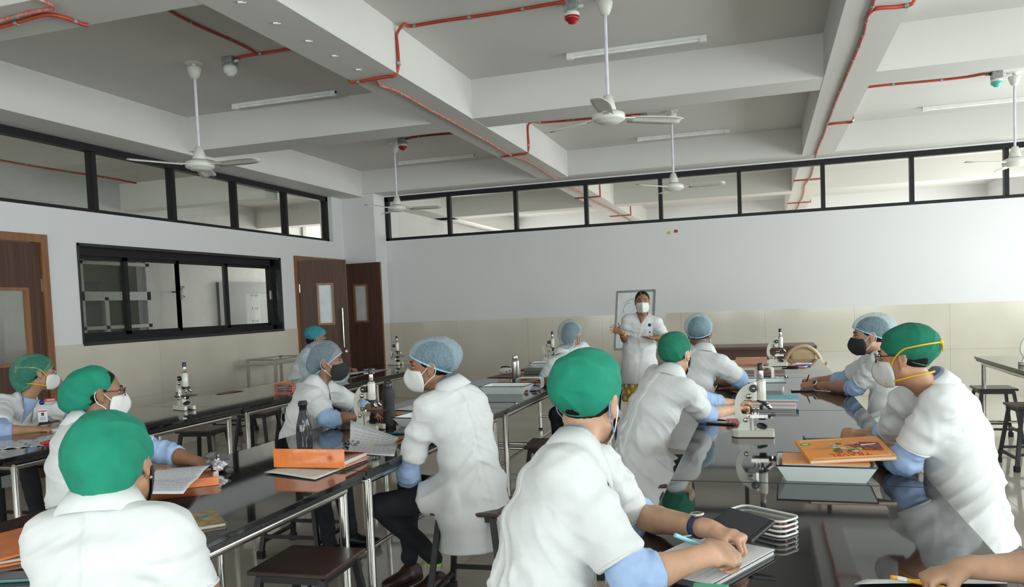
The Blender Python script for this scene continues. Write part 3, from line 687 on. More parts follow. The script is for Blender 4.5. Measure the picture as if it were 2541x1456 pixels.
# ================================================================ people: smooth blended volumes turned into single meshes
f32 = np.float32
def V3(*a): return np.array(a, float)
def nrm(v): v = np.asarray(v, float); return v / (np.linalg.norm(v) + 1e-12)
class Field:
    """list of blended primitives; mesh() gives one continuous surface"""
    def __init__(s): s.p = []; s.cuts = []
    def cap(s, p0, p1, r0, r1=None, k=.012):
        p0, p1 = np.asarray(p0, float), np.asarray(p1, float); r1 = r0 if r1 is None else r1
        v = p1 - p0; L2 = max(v @ v, 1e-9); R_ = max(r0, r1)
        def fn(X, Y, Z):
            x, y, z = X - f32(p0[0]), Y - f32(p0[1]), Z - f32(p0[2])
            t = np.clip((x * f32(v[0]) + y * f32(v[1]) + z * f32(v[2])) / f32(L2), 0, 1)
            return np.sqrt((x - t * f32(v[0])) ** 2 + (y - t * f32(v[1])) ** 2 + (z - t * f32(v[2])) ** 2) - (f32(r0) + f32(r1 - r0) * t)
        s.p.append((fn, np.minimum(p0, p1) - R_, np.maximum(p0, p1) + R_, k)); return s
    def ell(s, c, r, M=None, k=.012):
        c = np.asarray(c, float); r = np.asarray(r, float); M = np.eye(3) if M is None else np.asarray(M, float)   # columns of M: axes
        ext = np.sqrt(((M * r) ** 2).sum(1))
        def fn(X, Y, Z):
            x, y, z = X - f32(c[0]), Y - f32(c[1]), Z - f32(c[2]); k0 = 0; k1 = 0
            for i in range(3):
                q = x * f32(M[0, i]) + y * f32(M[1, i]) + z * f32(M[2, i])
                k0 = k0 + (q / f32(r[i])) ** 2; k1 = k1 + (q / f32(r[i] ** 2)) ** 2
            k0 = np.sqrt(k0); return k0 * (k0 - 1) / np.maximum(np.sqrt(k1), f32(1e-6))
        s.p.append((fn, c - ext, c + ext, k)); return s
    def chain(s, rings, k=.02, end0=.02, end1=.02):
        """rings: (centre, half width, half depth, lateral axis); flat ends"""
        n = len(rings)
        for i in range(n - 1):
            (c0, a0, b0, l0), (c1, a1, b1, l1) = rings[i], rings[i + 1]
            c0, c1 = np.asarray(c0, float), np.asarray(c1, float); v = c1 - c0; L = np.linalg.norm(v); ax = v / L
            la = nrm(np.asarray(l0) + np.asarray(l1)); la = nrm(la - ax * (la @ ax)); fw = np.cross(ax, la)
            e0 = end0 if i == 0 else .6 * min(a0, b0); e1 = end1 if i == n - 2 else .6 * min(a1, b1)
            def fn(X, Y, Z, c0=c0, ax=ax, la=la, fw=fw, L=L, a0=a0, a1=a1, b0=b0, b1=b1, e0=e0, e1=e1):
                x, y, z = X - f32(c0[0]), Y - f32(c0[1]), Z - f32(c0[2])
                h = x * f32(ax[0]) + y * f32(ax[1]) + z * f32(ax[2]); t = np.clip(h / f32(L), 0, 1)
                hh = h - t * f32(L); hh = np.where(hh < 0, hh / f32(e0), hh / f32(e1))
                l = x * f32(la[0]) + y * f32(la[1]) + z * f32(la[2]); f = x * f32(fw[0]) + y * f32(fw[1]) + z * f32(fw[2])
                a = f32(a0) + f32(a1 - a0) * t; b = f32(b0) + f32(b1 - b0) * t
                return (np.sqrt((l / a) ** 2 + (f / b) ** 2 + hh ** 2) - 1) * np.minimum(a, b)
            R_ = max(a0, a1, b0, b1)
            s.p.append((fn, np.minimum(c0, c1) - R_, np.maximum(c0, c1) + R_, k))
        return s
    def cut(s, pt, n):
        """remove what lies on the side n points to"""
        s.cuts.append((np.asarray(pt, float), nrm(n))); return s
    def val(s, P):
        X, Y, Z = [P[:, i].astype(f32) for i in range(3)]; g = np.full(len(P), .1, f32)
        for fn, mn, mx, k in s.p: g = smin(g, fn(X, Y, Z), k)
        return g
    def mesh(s, h, smooth=2):
        mn = np.min([p[1] for p in s.p], 0) - 3 * h; mx = np.max([p[2] for p in s.p], 0) + 3 * h
        dim = np.ceil((mx - mn) / h).astype(int) + 1
        ax = [(mn[i] + np.arange(dim[i]) * h).astype(f32) for i in range(3)]
        G = np.full(dim, .1, f32)
        for fn, a, b, k in s.p:
            i0 = np.maximum(((a - k - 2 * h - mn) / h).astype(int), 0); i1 = np.minimum(((b + k + 2 * h - mn) / h).astype(int) + 2, dim)
            sl = tuple(slice(p, q) for p, q in zip(i0, i1))
            X, Y, Z = ax[0][sl[0]][:, None, None], ax[1][sl[1]][None, :, None], ax[2][sl[2]][None, None, :]
            G[sl] = smin(G[sl], fn(X, Y, Z), k)
        for pt, n in s.cuts:
            d = (ax[0][:, None, None] - f32(pt[0])) * f32(n[0]) + (ax[1][None, :, None] - f32(pt[1])) * f32(n[1]) + (ax[2][None, None, :] - f32(pt[2])) * f32(n[2])
            G = np.maximum(G, d)
        V, F = surfnet(G, mn, h)
        return relax(V, F, smooth), F
def smin(a, b, k):
    h = np.clip(.5 + .5 * (b - a) / f32(k), 0, 1); return b * (1 - h) + a * h - f32(k) * h * (1 - h)
def surfnet(G, mn, h):
    S = G < 0; c = np.zeros(tuple(d - 1 for d in G.shape), np.int8)
    offs = [(i, j, k) for i in (0, 1) for j in (0, 1) for k in (0, 1)]
    nx, ny, nz = c.shape
    for i, j, k in offs: c += S[i:nx + i, j:ny + j, k:nz + k]
    ijk = np.argwhere((c > 0) & (c < 8)); idx = np.full(c.shape, -1, np.int32); idx[tuple(ijk.T)] = np.arange(len(ijk))
    val = np.stack([G[ijk[:, 0] + i, ijk[:, 1] + j, ijk[:, 2] + k] for i, j, k in offs], 1)
    acc = np.zeros((len(ijk), 3)); cnt = np.zeros(len(ijk))
    for a in range(8):
        for b in range(a + 1, 8):
            oa, ob = np.array(offs[a]), np.array(offs[b])
            if abs(oa - ob).sum() != 1: continue
            va, vb = val[:, a], val[:, b]; m = (va < 0) != (vb < 0); t = np.where(m, va / np.where(m, va - vb, 1), 0)
            acc += np.where(m[:, None], oa + t[:, None] * (ob - oa), 0); cnt += m
    V = mn + (ijk + acc / cnt[:, None]) * h
    F = []
    for ax in range(3):
        u, v = [(1, 2), (2, 0), (0, 1)][ax]
        sl0 = [slice(1, -1)] * 3; sl0[ax] = slice(0, -1); sl1 = list(sl0); sl1[ax] = slice(1, None)
        A, B = S[tuple(sl0)], S[tuple(sl1)]
        e = np.argwhere(A != B); flip = A[tuple(e.T)]
        off = np.array([1, 1, 1]); off[ax] = 0; e = e + off
        du = np.zeros(3, int); du[u] = 1; dv = np.zeros(3, int); dv[v] = 1
        q = [idx[tuple((e - du - dv).T)], idx[tuple((e - dv).T)], idx[tuple(e.T)], idx[tuple((e - du).T)]]
        q = np.stack(q, 1); q[~flip] = q[~flip][:, ::-1]; F.append(q)
    F = np.concatenate(F); F = F[(F >= 0).all(1)]
    return V, F
def relax(V, F, it):
    n = len(V); E = np.concatenate([F[:, [0, 1]], F[:, [1, 2]], F[:, [2, 3]], F[:, [3, 0]]])
    deg = np.bincount(E[:, 0], minlength=n) + np.bincount(E[:, 1], minlength=n)
    for _ in range(it):
        A = np.stack([np.bincount(E[:, 0], V[E[:, 1], k], n) + np.bincount(E[:, 1], V[E[:, 0], k], n) for k in range(3)], 1)
        V = V * .4 + .6 * A / np.maximum(deg, 1)[:, None]
    return V
def normals(V, F):
    a = np.cross(V[F[:, 2]] - V[F[:, 0]], V[F[:, 3]] - V[F[:, 1]]); n = len(V)
    N = np.stack([sum(np.bincount(F[:, j], a[:, k], n) for j in range(4)) for k in range(3)], 1)
    return N / (np.linalg.norm(N, axis=1)[:, None] + 1e-12)
def vnoise(P, seed=0):
    """smooth lattice noise in -1..1"""
    I = np.floor(P).astype(np.int64); f = P - I; f = f * f * (3 - 2 * f); out = 0
    for i in (0, 1):
        for j in (0, 1):
            for k in (0, 1):
                h = ((I[:, 0] + i) * 73856093) ^ ((I[:, 1] + j) * 19349663) ^ ((I[:, 2] + k) * 83492791) ^ (seed * 2654435)
                h = (h ^ (h >> 13)) * 1274126177; r = ((h ^ (h >> 16)) & 0xffff) / 32767.5 - 1
                out = out + r * (f[:, 0] if i else 1 - f[:, 0]) * (f[:, 1] if j else 1 - f[:, 1]) * (f[:, 2] if k else 1 - f[:, 2])
    return out
def to_obj(name, V, F, m, parent, org, label=None):
    me = bpy.data.meshes.new(name); n = len(F); V = (V - org).astype(np.float32)
    me.vertices.add(len(V)); me.vertices.foreach_set('co', V.ravel())
    me.loops.add(n * 4); me.loops.foreach_set('vertex_index', F.astype(np.int32).ravel())
    me.polygons.add(n); me.polygons.foreach_set('loop_start', np.arange(0, 4 * n, 4, dtype=np.int32)); me.polygons.foreach_set('loop_total', np.full(n, 4, np.int32))
    me.polygons.foreach_set('use_smooth', np.ones(n, bool)); me.update(calc_edges=True); me.materials.append(m)
    return link(name, me, parent, None, label)

def skin(name, c): return mat(name, c, .5, var=.07, vs=14, bump=.12, bs=220, sss=.08, spec=.35)
SKIN = {'fair': skin('fair_brown_skin', (.53, .31, .205)), 'mid': skin('mid_brown_skin', (.40, .215, .13)), 'brown': skin('brown_skin', (.29, .142, .082)), 'dark': skin('dark_brown_skin', (.20, .095, .058))}
COAT = mat('white_cotton_coat', (.66, .67, .68), .85, var=.012, vs=30, bump=.15, bs=350, sheen=.1)
SHIRT = mat('light_blue_shirt', (.335, .46, .70), .85, var=.03, vs=40, bump=.15, bs=400)
TROUS = mat('black_trousers', (.012, .013, .018), .8, var=.15)
GREENC = mat('green_surgical_cotton', (.006, .215, .135), .9, var=.06, vs=20, bump=.2, bs=300)
GREEND = mat('deep_green_surgical_cotton', (.005, .15, .088), .9, var=.06, vs=20, bump=.2, bs=300)
HAIR = mat('black_hair', (.009, .007, .006), .6, spec=.2, var=.3, vs=60, stretch=(1, 1, .2), bump=.5, bs=150)
BLUENET = net('pale_blue_hair_net', (.40, .58, .70), .52)
GREYNET = net('grey_blue_hair_net', (.36, .47, .54), .52)
TEALNET = net('teal_hair_net', (.06, .36, .42), .92)
GREENNET = net('green_hair_net', (.06, .33, .24), .66)
EL_BLUE = mat('blue_elastic', (.30, .60, .82), .8); EL_TEAL = mat('teal_elastic', (.05, .33, .42), .8); EL_GRN = mat('green_elastic', (.05, .30, .21), .8)
MASKW = mat('white_mask_cloth', (.68, .68, .67), .8, var=.01, bump=.1, bs=200); MASKB = mat('black_mask_cloth', (.015, .016, .017), .85); MASKN = mat('navy_mask_cloth', (.02, .028, .06), .85); MASKL = mat('pale_blue_mask', (.30, .45, .70), .85)
LOOPW = mat('white_elastic_loop', (.75, .76, .77), .7); YELL = mat('yellow_elastic_strap', (.75, .42, .01), .6); LOOPB = mat('blue_ear_loop', (.18, .33, .62), .7)
EYEW = mat('eye_white', (.48, .45, .42), .15, var=.01); IRIS = mat('brown_iris', (.03, .015, .008), .1)
SHOE = mat('brown_leather', (.045, .018, .014), .35, var=.2); SHOEB = mat('black_leather', (.01, .01, .011), .35, var=.2)
GOLD = mat('gold', (.8, .55, .2), .25, 1); SPECT = mat('dark_spectacle_frame', (.012, .011, .011), .3); LENS = glass('spectacle_lens', (.95, .96, .95))

def frame(yaw, pitch=0, roll=0):
    """columns: right, forward, up"""
    y, p, r = R(yaw), R(pitch), R(roll)
    fw = V3(math.sin(y) * math.cos(p), math.cos(y) * math.cos(p), math.sin(p)); rt = V3(math.cos(y), -math.sin(y), 0); up = np.cross(rt, fw)
    rt2 = rt * math.cos(r) + up * math.sin(r) * -1; up2 = np.cross(rt2, fw)
    return np.stack([rt2, fw, up2], 1)
CURL = {'flat': ((8, 10, 6),) * 4 + ((10, 8),), 'relax': ((28, 34, 20), (30, 38, 22), (34, 40, 24), (36, 40, 24), (12, 14)), 'grip': ((52, 62, 34), (58, 70, 40), (64, 76, 46), (68, 78, 48), (22, 28)),
        'fist': ((68, 86, 60), (72, 90, 60), (74, 90, 60), (76, 90, 60), (25, 35)), 'open': ((4, 8, 5), (2, 8, 5), (4, 8, 6), (6, 10, 6), (0, 4)), 'pen': ((40, 48, 26), (52, 60, 34), (64, 72, 42), (70, 76, 46), (18, 24))}
def hand(B, wr, fw, up, side, curl, sc=1.0, spread=1.0):
    """palm, four fingers and a thumb in field B; fw along the fingers, up out of the back of the hand"""
    fw = nrm(fw); up = nrm(np.asarray(up, float) - fw * (np.asarray(up, float) @ fw)); lt = np.cross(fw, up) * (-side)      # lt points to the thumb side
    wr = np.asarray(wr, float); S = sc
    B.chain([(wr - fw * .02 * S, .027 * S, .02 * S, lt), (wr + fw * .02 * S, .032 * S, .017 * S, lt), (wr + fw * .06 * S, .040 * S, .0145 * S, lt), (wr + fw * .088 * S, .040 * S, .012 * S, lt)], k=.012, end0=.02, end1=.012)
    B.ell(wr + fw * .035 * S + lt * .022 * S - up * .006 * S, (.016 * S, .03 * S, .013 * S), np.stack([lt, fw, up], 1), k=.012)
    C = CURL[curl] if isinstance(curl, str) else curl
    tips = []
    for i, (off, L, r) in enumerate(((.0325, .073, .0079), (.0108, .081, .0081), (-.0112, .075, .0078), (-.0325, .059, .0070))):
        sp = R((7, 2, -3, -9)[i]) * spread; d = fw * math.cos(sp) + lt * math.sin(sp)
        p = wr + fw * (.086 - .0045 * abs(i - 1)) * S + lt * off * S; ang = 0
        for j, fr in enumerate((.46, .30, .24)):
            ang += R(C[i][j]); dd = d * math.cos(ang) - up * math.sin(ang); q = p + dd * L * fr * S
            B.cap(p, q, r * (1 - .06 * j) * S, r * (.94 - .06 * j) * S, k=.0035 if j else .006); p = q
        tips.append(p)
    p = wr + fw * .022 * S + lt * .026 * S - up * .004 * S; d = nrm(fw * .72 + lt * .62 - up * .22); ang = 0
    for j, (L, r) in enumerate(((.040, .0125), (.032, .0105), (.026, .0092))):
        if j: ang += R(C[4][j - 1])
        dd = nrm(d * math.cos(ang) + (fw * .6 - lt * .75 - up * .3) * math.sin(ang)); q = p + dd * L * S
        B.cap(p, q, r * S, r * .92 * S, k=.005 if j else .012); p = q
    tips.append(p)
    return tips
def head_prims(B, C, M, s=1.0, nose=True):
    def T(x, y, z): return C + M @ (V3(x, y, z) * s)
    B.ell(T(0, -.014, .032), V3(.076, .097, .086) * s, M, .02)
    B.ell(T(0, .028, -.03), V3(.0615, .062, .082) * s, M, .03)
    B.ell(T(0, .054, -.092), V3(.031, .026, .022) * s, M, .025)
    for q in (-1, 1):
        B.cap(T(q * .056, -.002, -.058), T(q * .022, .058, -.097), .016 * s, .014 * s, .022)
        B.ell(T(q * .038, .060, -.028), V3(.019, .018, .018) * s, M, .015)
        B.cap(T(q * .046, .068, .020), T(q * .012, .084, .018), .010 * s, .010 * s, .014)
        E = M @ np.array([[math.cos(.35 * q), 0, math.sin(.35 * q) * 0], [math.sin(.35 * q) * -1, 1, 0], [0, 0, 1]])
        B.ell(T(q * .079, -.012, -.006), V3(.0085, .019, .031) * s, M, .006)
        B.cap(T(q * .083, -.022, .018), T(q * .084, -.022, -.012), .005 * s, .005 * s, .004)
        B.ell(T(q * .076, -.002, -.036), V3(.007, .009, .010) * s, M, .005)
    B.cap(T(0, .088, .004), T(0, .104, -.034), .0075 * s, .0125 * s, .010)
    for q in (-1, 1): B.ell(T(q * .0125, .096, -.040), V3(.009, .011, .008) * s, M, .007)
    B.ell(T(0, .084, -.064), V3(.024, .011, .007) * s, M, .008); B.ell(T(0, .082, -.074), V3(.021, .011, .008) * s, M, .006)
def head_sculpt(V, C, M, s):
    L = (V - C) @ M / s
    def g(p, sg): return np.exp(-(((L - np.array(p)) / np.array(sg)) ** 2).sum(1))
    D = np.zeros_like(V)
    for q in (-1, 1):
        D += g((q * .031, .082, .001), (.016, .02, .010))[:, None] * (M @ V3(0, -.009, 0)) * s            # eye sockets
        D += g((q * .088, -.008, -.008), (.006, .009, .014))[:, None] * (M @ V3(-q * .006, .002, 0)) * s   # hollow of the ear
    D += g((0, .092, -.069), (.022, .012, .0022))[:, None] * (M @ V3(0, -.004, 0)) * s                     # line of the mouth
    return V + D
CAPS = {   # ellipsoids (centre, radii), cut line front height / back height, elastic, cloth
 'scrub': ([((0, -.018, .048), (.083, .106, .086)), ((0, -.055, .035), (.074, .070, .076))], .046, -.060),
 'scrub_bun': ([((0, -.025, .045), (.084, .100, .080)), ((0, -.085, .020), (.078, .072, .080)), ((0, -.10, -.03), (.066, .058, .06))], .100, -.135),
 'scrub_big': ([((0, -.02, .045), (.086, .108, .088)), ((0, -.062, .015), (.082, .076, .088)), ((0, -.07, -.03), (.066, .056, .06))], .060, -.125),
 'scrub_low': ([((0, -.018, .046), (.083, .104, .084)), ((0, -.055, .02), (.074, .066, .080))], .046, -.095),
 'net': ([((0, -.025, .052), (.094, .122, .088)), ((0, -.06, .045), (.088, .092, .082))], .056, -.048),
 'net_bun': ([((0, -.03, .05), (.098, .122, .092)), ((0, -.095, .01), (.086, .082, .088)), ((0, -.11, -.05), (.068, .06, .07))], .058, -.115)}
def make_cap(kind, m, elm, C, M, s, root, org, h, seed, label, knot=True, tight=0.0):
    els, zf, zb = CAPS[kind]
    F_ = Field()
    for c, r in els: F_.ell(C + M @ (V3(*c) * s), (V3(*r) - tight) * s, M, .03)
    pf, pb = V3(0, .10, zf), V3(0, -.12, zb); d = pf - pb; n = V3(0, d[2], -d[1]); n = n if n[2] < 0 else -n
    wn = M @ nrm(n); pt = C + M @ (pf * s)
    F_.cut(pt, wn)
    V, F = F_.mesh(h, 2); N = normals(V, F); L = (V - C) @ M
    isnet = kind.startswith('net')
    hgt = np.clip((-((V - pt) @ wn)) / .05, 0, 1)
    th = np.arctan2(L[:, 0], L[:, 1])
    if isnet:
        gath = np.sin(th * 38 + 3 * vnoise(L * 25, seed)) * .003 * (1 - hgt * .75)
        V = V + N * (gath + .0035 * vnoise(L * np.array([40, 40, 25]), seed) + .002 * vnoise(L * 90, seed + 1))[:, None]
    else:
        rid = 1 - np.abs(vnoise(L * np.array([9, 9, 26]) + 5 * vnoise(L * 6, seed)[:, None] * .15, seed))
        r2 = 1 - np.abs(vnoise(L @ np.array([[14., 4, 10], [-4, 12, 8], [-14, 6, 10]]).T * 1.3, seed + 6)); V = V + N * (.011 * (rid - .6) * (1 - .4 * hgt) + .006 * vnoise(L * 13, seed + 2) + .004 * (r2 ** 3 - .3))[:, None]
    o = to_obj('hair_net' if isnet else 'surgical_cap', V, F, m, root, org, label)
    # edge band following the cut
    ring = []
    right, bk = M @ V3(1, 0, 0), nrm(np.cross(wn, M @ V3(1, 0, 0)))
    cc = C + M @ (V3(0, -.012, (zf + zb) / 2 + (zf - zb) * .5 * (.0)) * s); cc = cc - wn * ((cc - pt) @ wn) - wn * .003
    rr = np.linspace(.03, .24, 106)
    nn = 72
    for k in range(nn):
        q = 2 * math.pi * k / nn; dr = right * math.cos(q) + bk * math.sin(q)
        v = F_.val(cc + rr[:, None] * dr); i = int(np.argmax(v > 0)) or 60
        ring.append(cc + dr * (rr[i] - .002 + (.0016 * math.sin(k * 2.7) if isnet else 0)) - org)
    MB().tube(ring, .0042 if isnet else .003, 6, True).build('elastic_edge' if isnet else 'hem_band', elm, o)
    if knot and not isnet:
        p = C + M @ (V3(0, -.112, zb + .012) * s) - org
        bm_ = MB().ell(p, (.011, .011, .012)); dn = M @ V3(.02, -.012, -.05); d2 = M @ V3(-.015, -.014, -.04)
        bm_.tube([p, p + dn * .5 + M @ V3(0, -.006, 0), p + dn], [.006, .007, .003], 6).tube([p, p + d2], [.006, .003], 6)
        bm_.build('tie', m, o)
    return o
def make_hair(C, M, s, root, org, h, kind='short', label=None):
    F_ = Field().ell(C + M @ (V3(0, -.017, .03) * s), V3(.0795, .1, .0895) * s, M, .01)
    if kind == 'long':
        F_.ell(C + M @ (V3(0, -.085, -.035) * s), V3(.06, .045, .07) * s, M, .03); F_.cap(C + M @ (V3(0, -.08, -.06) * s), C + M @ (V3(0, -.075, -.13) * s), .05 * s, .035 * s, .03)
        F_.cut(C + M @ (V3(0, .045, .03) * s), M @ nrm(V3(0, 1, -.62)))
    elif kind == 'bun':
        F_.ell(C + M @ (V3(0, -.085, -.02) * s), V3(.062, .05, .06) * s, M, .03); F_.cut(C + M @ (V3(0, .035, .03) * s), M @ nrm(V3(0, 1, -.75)))
    else:
        F_.cut(C + M @ (V3(0, .01, -.02) * s), M @ nrm(V3(0, 1, -1.1))); F_.cut(C + M @ (V3(0, 0, -.085) * s), M @ V3(0, .1, -1))
    V, F = F_.mesh(h, 1); N = normals(V, F); L = (V - C) @ M
    V = V + N * (.0014 * vnoise(L * np.array([160, 60, 40]), 4))[:, None]
    return to_obj('hair', V, F, HAIR, root, org, label)
def make_mask(kind, C, M, s, root, org, straps):
    def T(x, y, z): return Vector(C + M @ (V3(x, y, z) * s) - org)
    prof = [(.109, -.008), (.123, -.028), (.132, -.053), (.127, -.080), (.108, -.106), (.080, -.122)]
    sides = [(.064, .042, -.018), (.068, .034, -.035), (.070, .028, -.055), (.068, .026, -.078), (.060, .028, -.098), (.045, .036, -.118)]
    def lerp_(A, v): i = min(int(v * 5), 4); f = v * 5 - i; return [a + (b - a) * f for a, b in zip(A[i], A[i + 1])]
    G = np.zeros((13, 21, 3))
    for a in range(13):
        v = a / 12; py, pz = lerp_(prof, v); sx, sy, sz_ = lerp_(sides, v)
        for b in range(21):
            u = (b - 10) / 10; q = abs(u) ** 1.12; w_ = abs(u)
            x = sx * u * (1.04 - .04 * abs(u)); y = py * (1 - q) + sy * q + .002 * math.sin(math.pi * abs(u)); z = pz * (1 - w_) + sz_ * w_
            q2 = 1 - (x / .0635) ** 2 - ((z + .03) / .084) ** 2
            if q2 > 0: y = max(y, .028 + .062 * math.sqrt(q2) + .013)
            G[a, b] = (x, y, z)
    for _ in range(3):
        Y = G[:, :, 1].copy(); Y[:, 1:-1] = .5 * Y[:, 1:-1] + .25 * (Y[:, :-2] + Y[:, 2:]); Y[1:-1] = .6 * Y[1:-1] + .2 * (Y[:-2] + Y[2:]); Y[:, 10] = G[:, 10, 1]; G[:, :, 1] = np.maximum(Y, G[:, :, 1] * 0 + Y)
    rows = [[T(*G[a, b]) for b in range(21)] for a in range(13)]
    m = {'white': MASKW, 'black': MASKB, 'navy': MASKN, 'blue': MASKL}[kind]
    o = solidify(MB().grid(rows).build('face_mask', m, root), .002, 1)
    o['label'] = {'white': 'white folded face mask', 'black': 'black folded face mask', 'navy': 'navy cloth face mask', 'blue': 'pale blue face mask'}[kind]
    edge = rows[0] + [r[-1] for r in rows[1:]] + rows[-1][::-1][1:] + [r[0] for r in rows[::-1][1:-1]]
    MB().tube(edge, .0016 * s, 5, True).build('mask_seam', m, o)
    for q in (-1, 1):
        if straps in ('white', 'blue'):
            lm = LOOPW if straps == 'white' else LOOPB
            MB().tube(bez([T(q * .066, .034, -.032), T(q * .0755, .008, -.004), T(q * .080, -.014, .022), T(q * .078, -.034, .0), T(q * .077, -.026, -.036), T(q * .073, .0, -.058), T(q * .066, .028, -.088)], 5), .0019 * s, 6).build('ear_loop', lm, o)
        elif straps == 'tie':
            MB().tube(bez([T(q * .068, .034, -.030), T(q * .082, .016, .0), T(q * .0915, -.02, .032), T(q * .090, -.06, .042), T(q * .070, -.098, .048), T(q * .03, -.124, .050), T(0, -.129, .050)], 5), .0036 * s, 6).build('head_strap', YELL, o)
            MB().tube(bez([T(q * .064, .030, -.092), T(q * .072, .0, -.085), T(q * .073, -.04, -.074), T(q * .055, -.085, -.066), T(0, -.1, -.064)], 5), .0036 * s, 6).build('neck_strap', YELL, o)
    return o
def make_glasses(C, M, s, root, org, m=None):
    def T(x, y, z): return Vector(C + M @ (V3(x, y, z) * s) - org)
    m = m or SPECT
    o = MB().tube([T(-.012, .107, .004), T(0, .11, .006), T(.012, .107, .004)], .0018, 6).build('spectacles', m, root, None, 'dark framed spectacles')
    for q in (-1, 1):
        P = [T(q * (.036 + .026 * math.cos(a)), .104 - .010 * abs(math.cos(a) * (1 if math.cos(a) > 0 else 0)), .0 + .019 * math.sin(a)) for a in np.linspace(0, 2 * math.pi, 20)[:-1]]
        MB().tube(P, .0017, 6, True).build('rim', m, o); MB().add(P, [tuple(range(19))]).build('lens', LENS, o)
        MB().tube([T(q * .062, .095, .006), T(q * .078, .06, .008), T(q * .083, -.01, .012), T(q * .083, -.03, 0)], .0016, 6).build('temple', m, o)
    return o
def make_eyes(C, M, s, root, org):
    def T(x, y, z): return C + M @ (V3(x, y, z) * s) - org
    for q in (-1, 1):
        e = MB().ell(T(q * .031, .0735, .001), V3(.0125, .0085, .0058) * s, 12, Matrix(M.tolist())).build('eye', EYEW, root)
        MB().ell(T(q * .030, .0812, .001), V3(.0056, .0018, .0054) * s, 10, Matrix(M.tolist())).build('iris', IRIS, e)
        MB().tube([Vector(T(q * .019, .0815, .0075)), Vector(T(q * .031, .0845, .0095)), Vector(T(q * .045, .074, .005))], .0014 * s, 5).build('lash', HAIR, e)
        MB().tube(bez([Vector(T(q * .013, .092, .021)), Vector(T(q * .030, .090, .028)), Vector(T(q * .050, .073, .021))], 4), [.0028 * s] * 8 + [.0014 * s], 6).build('eyebrow', HAIR, root)

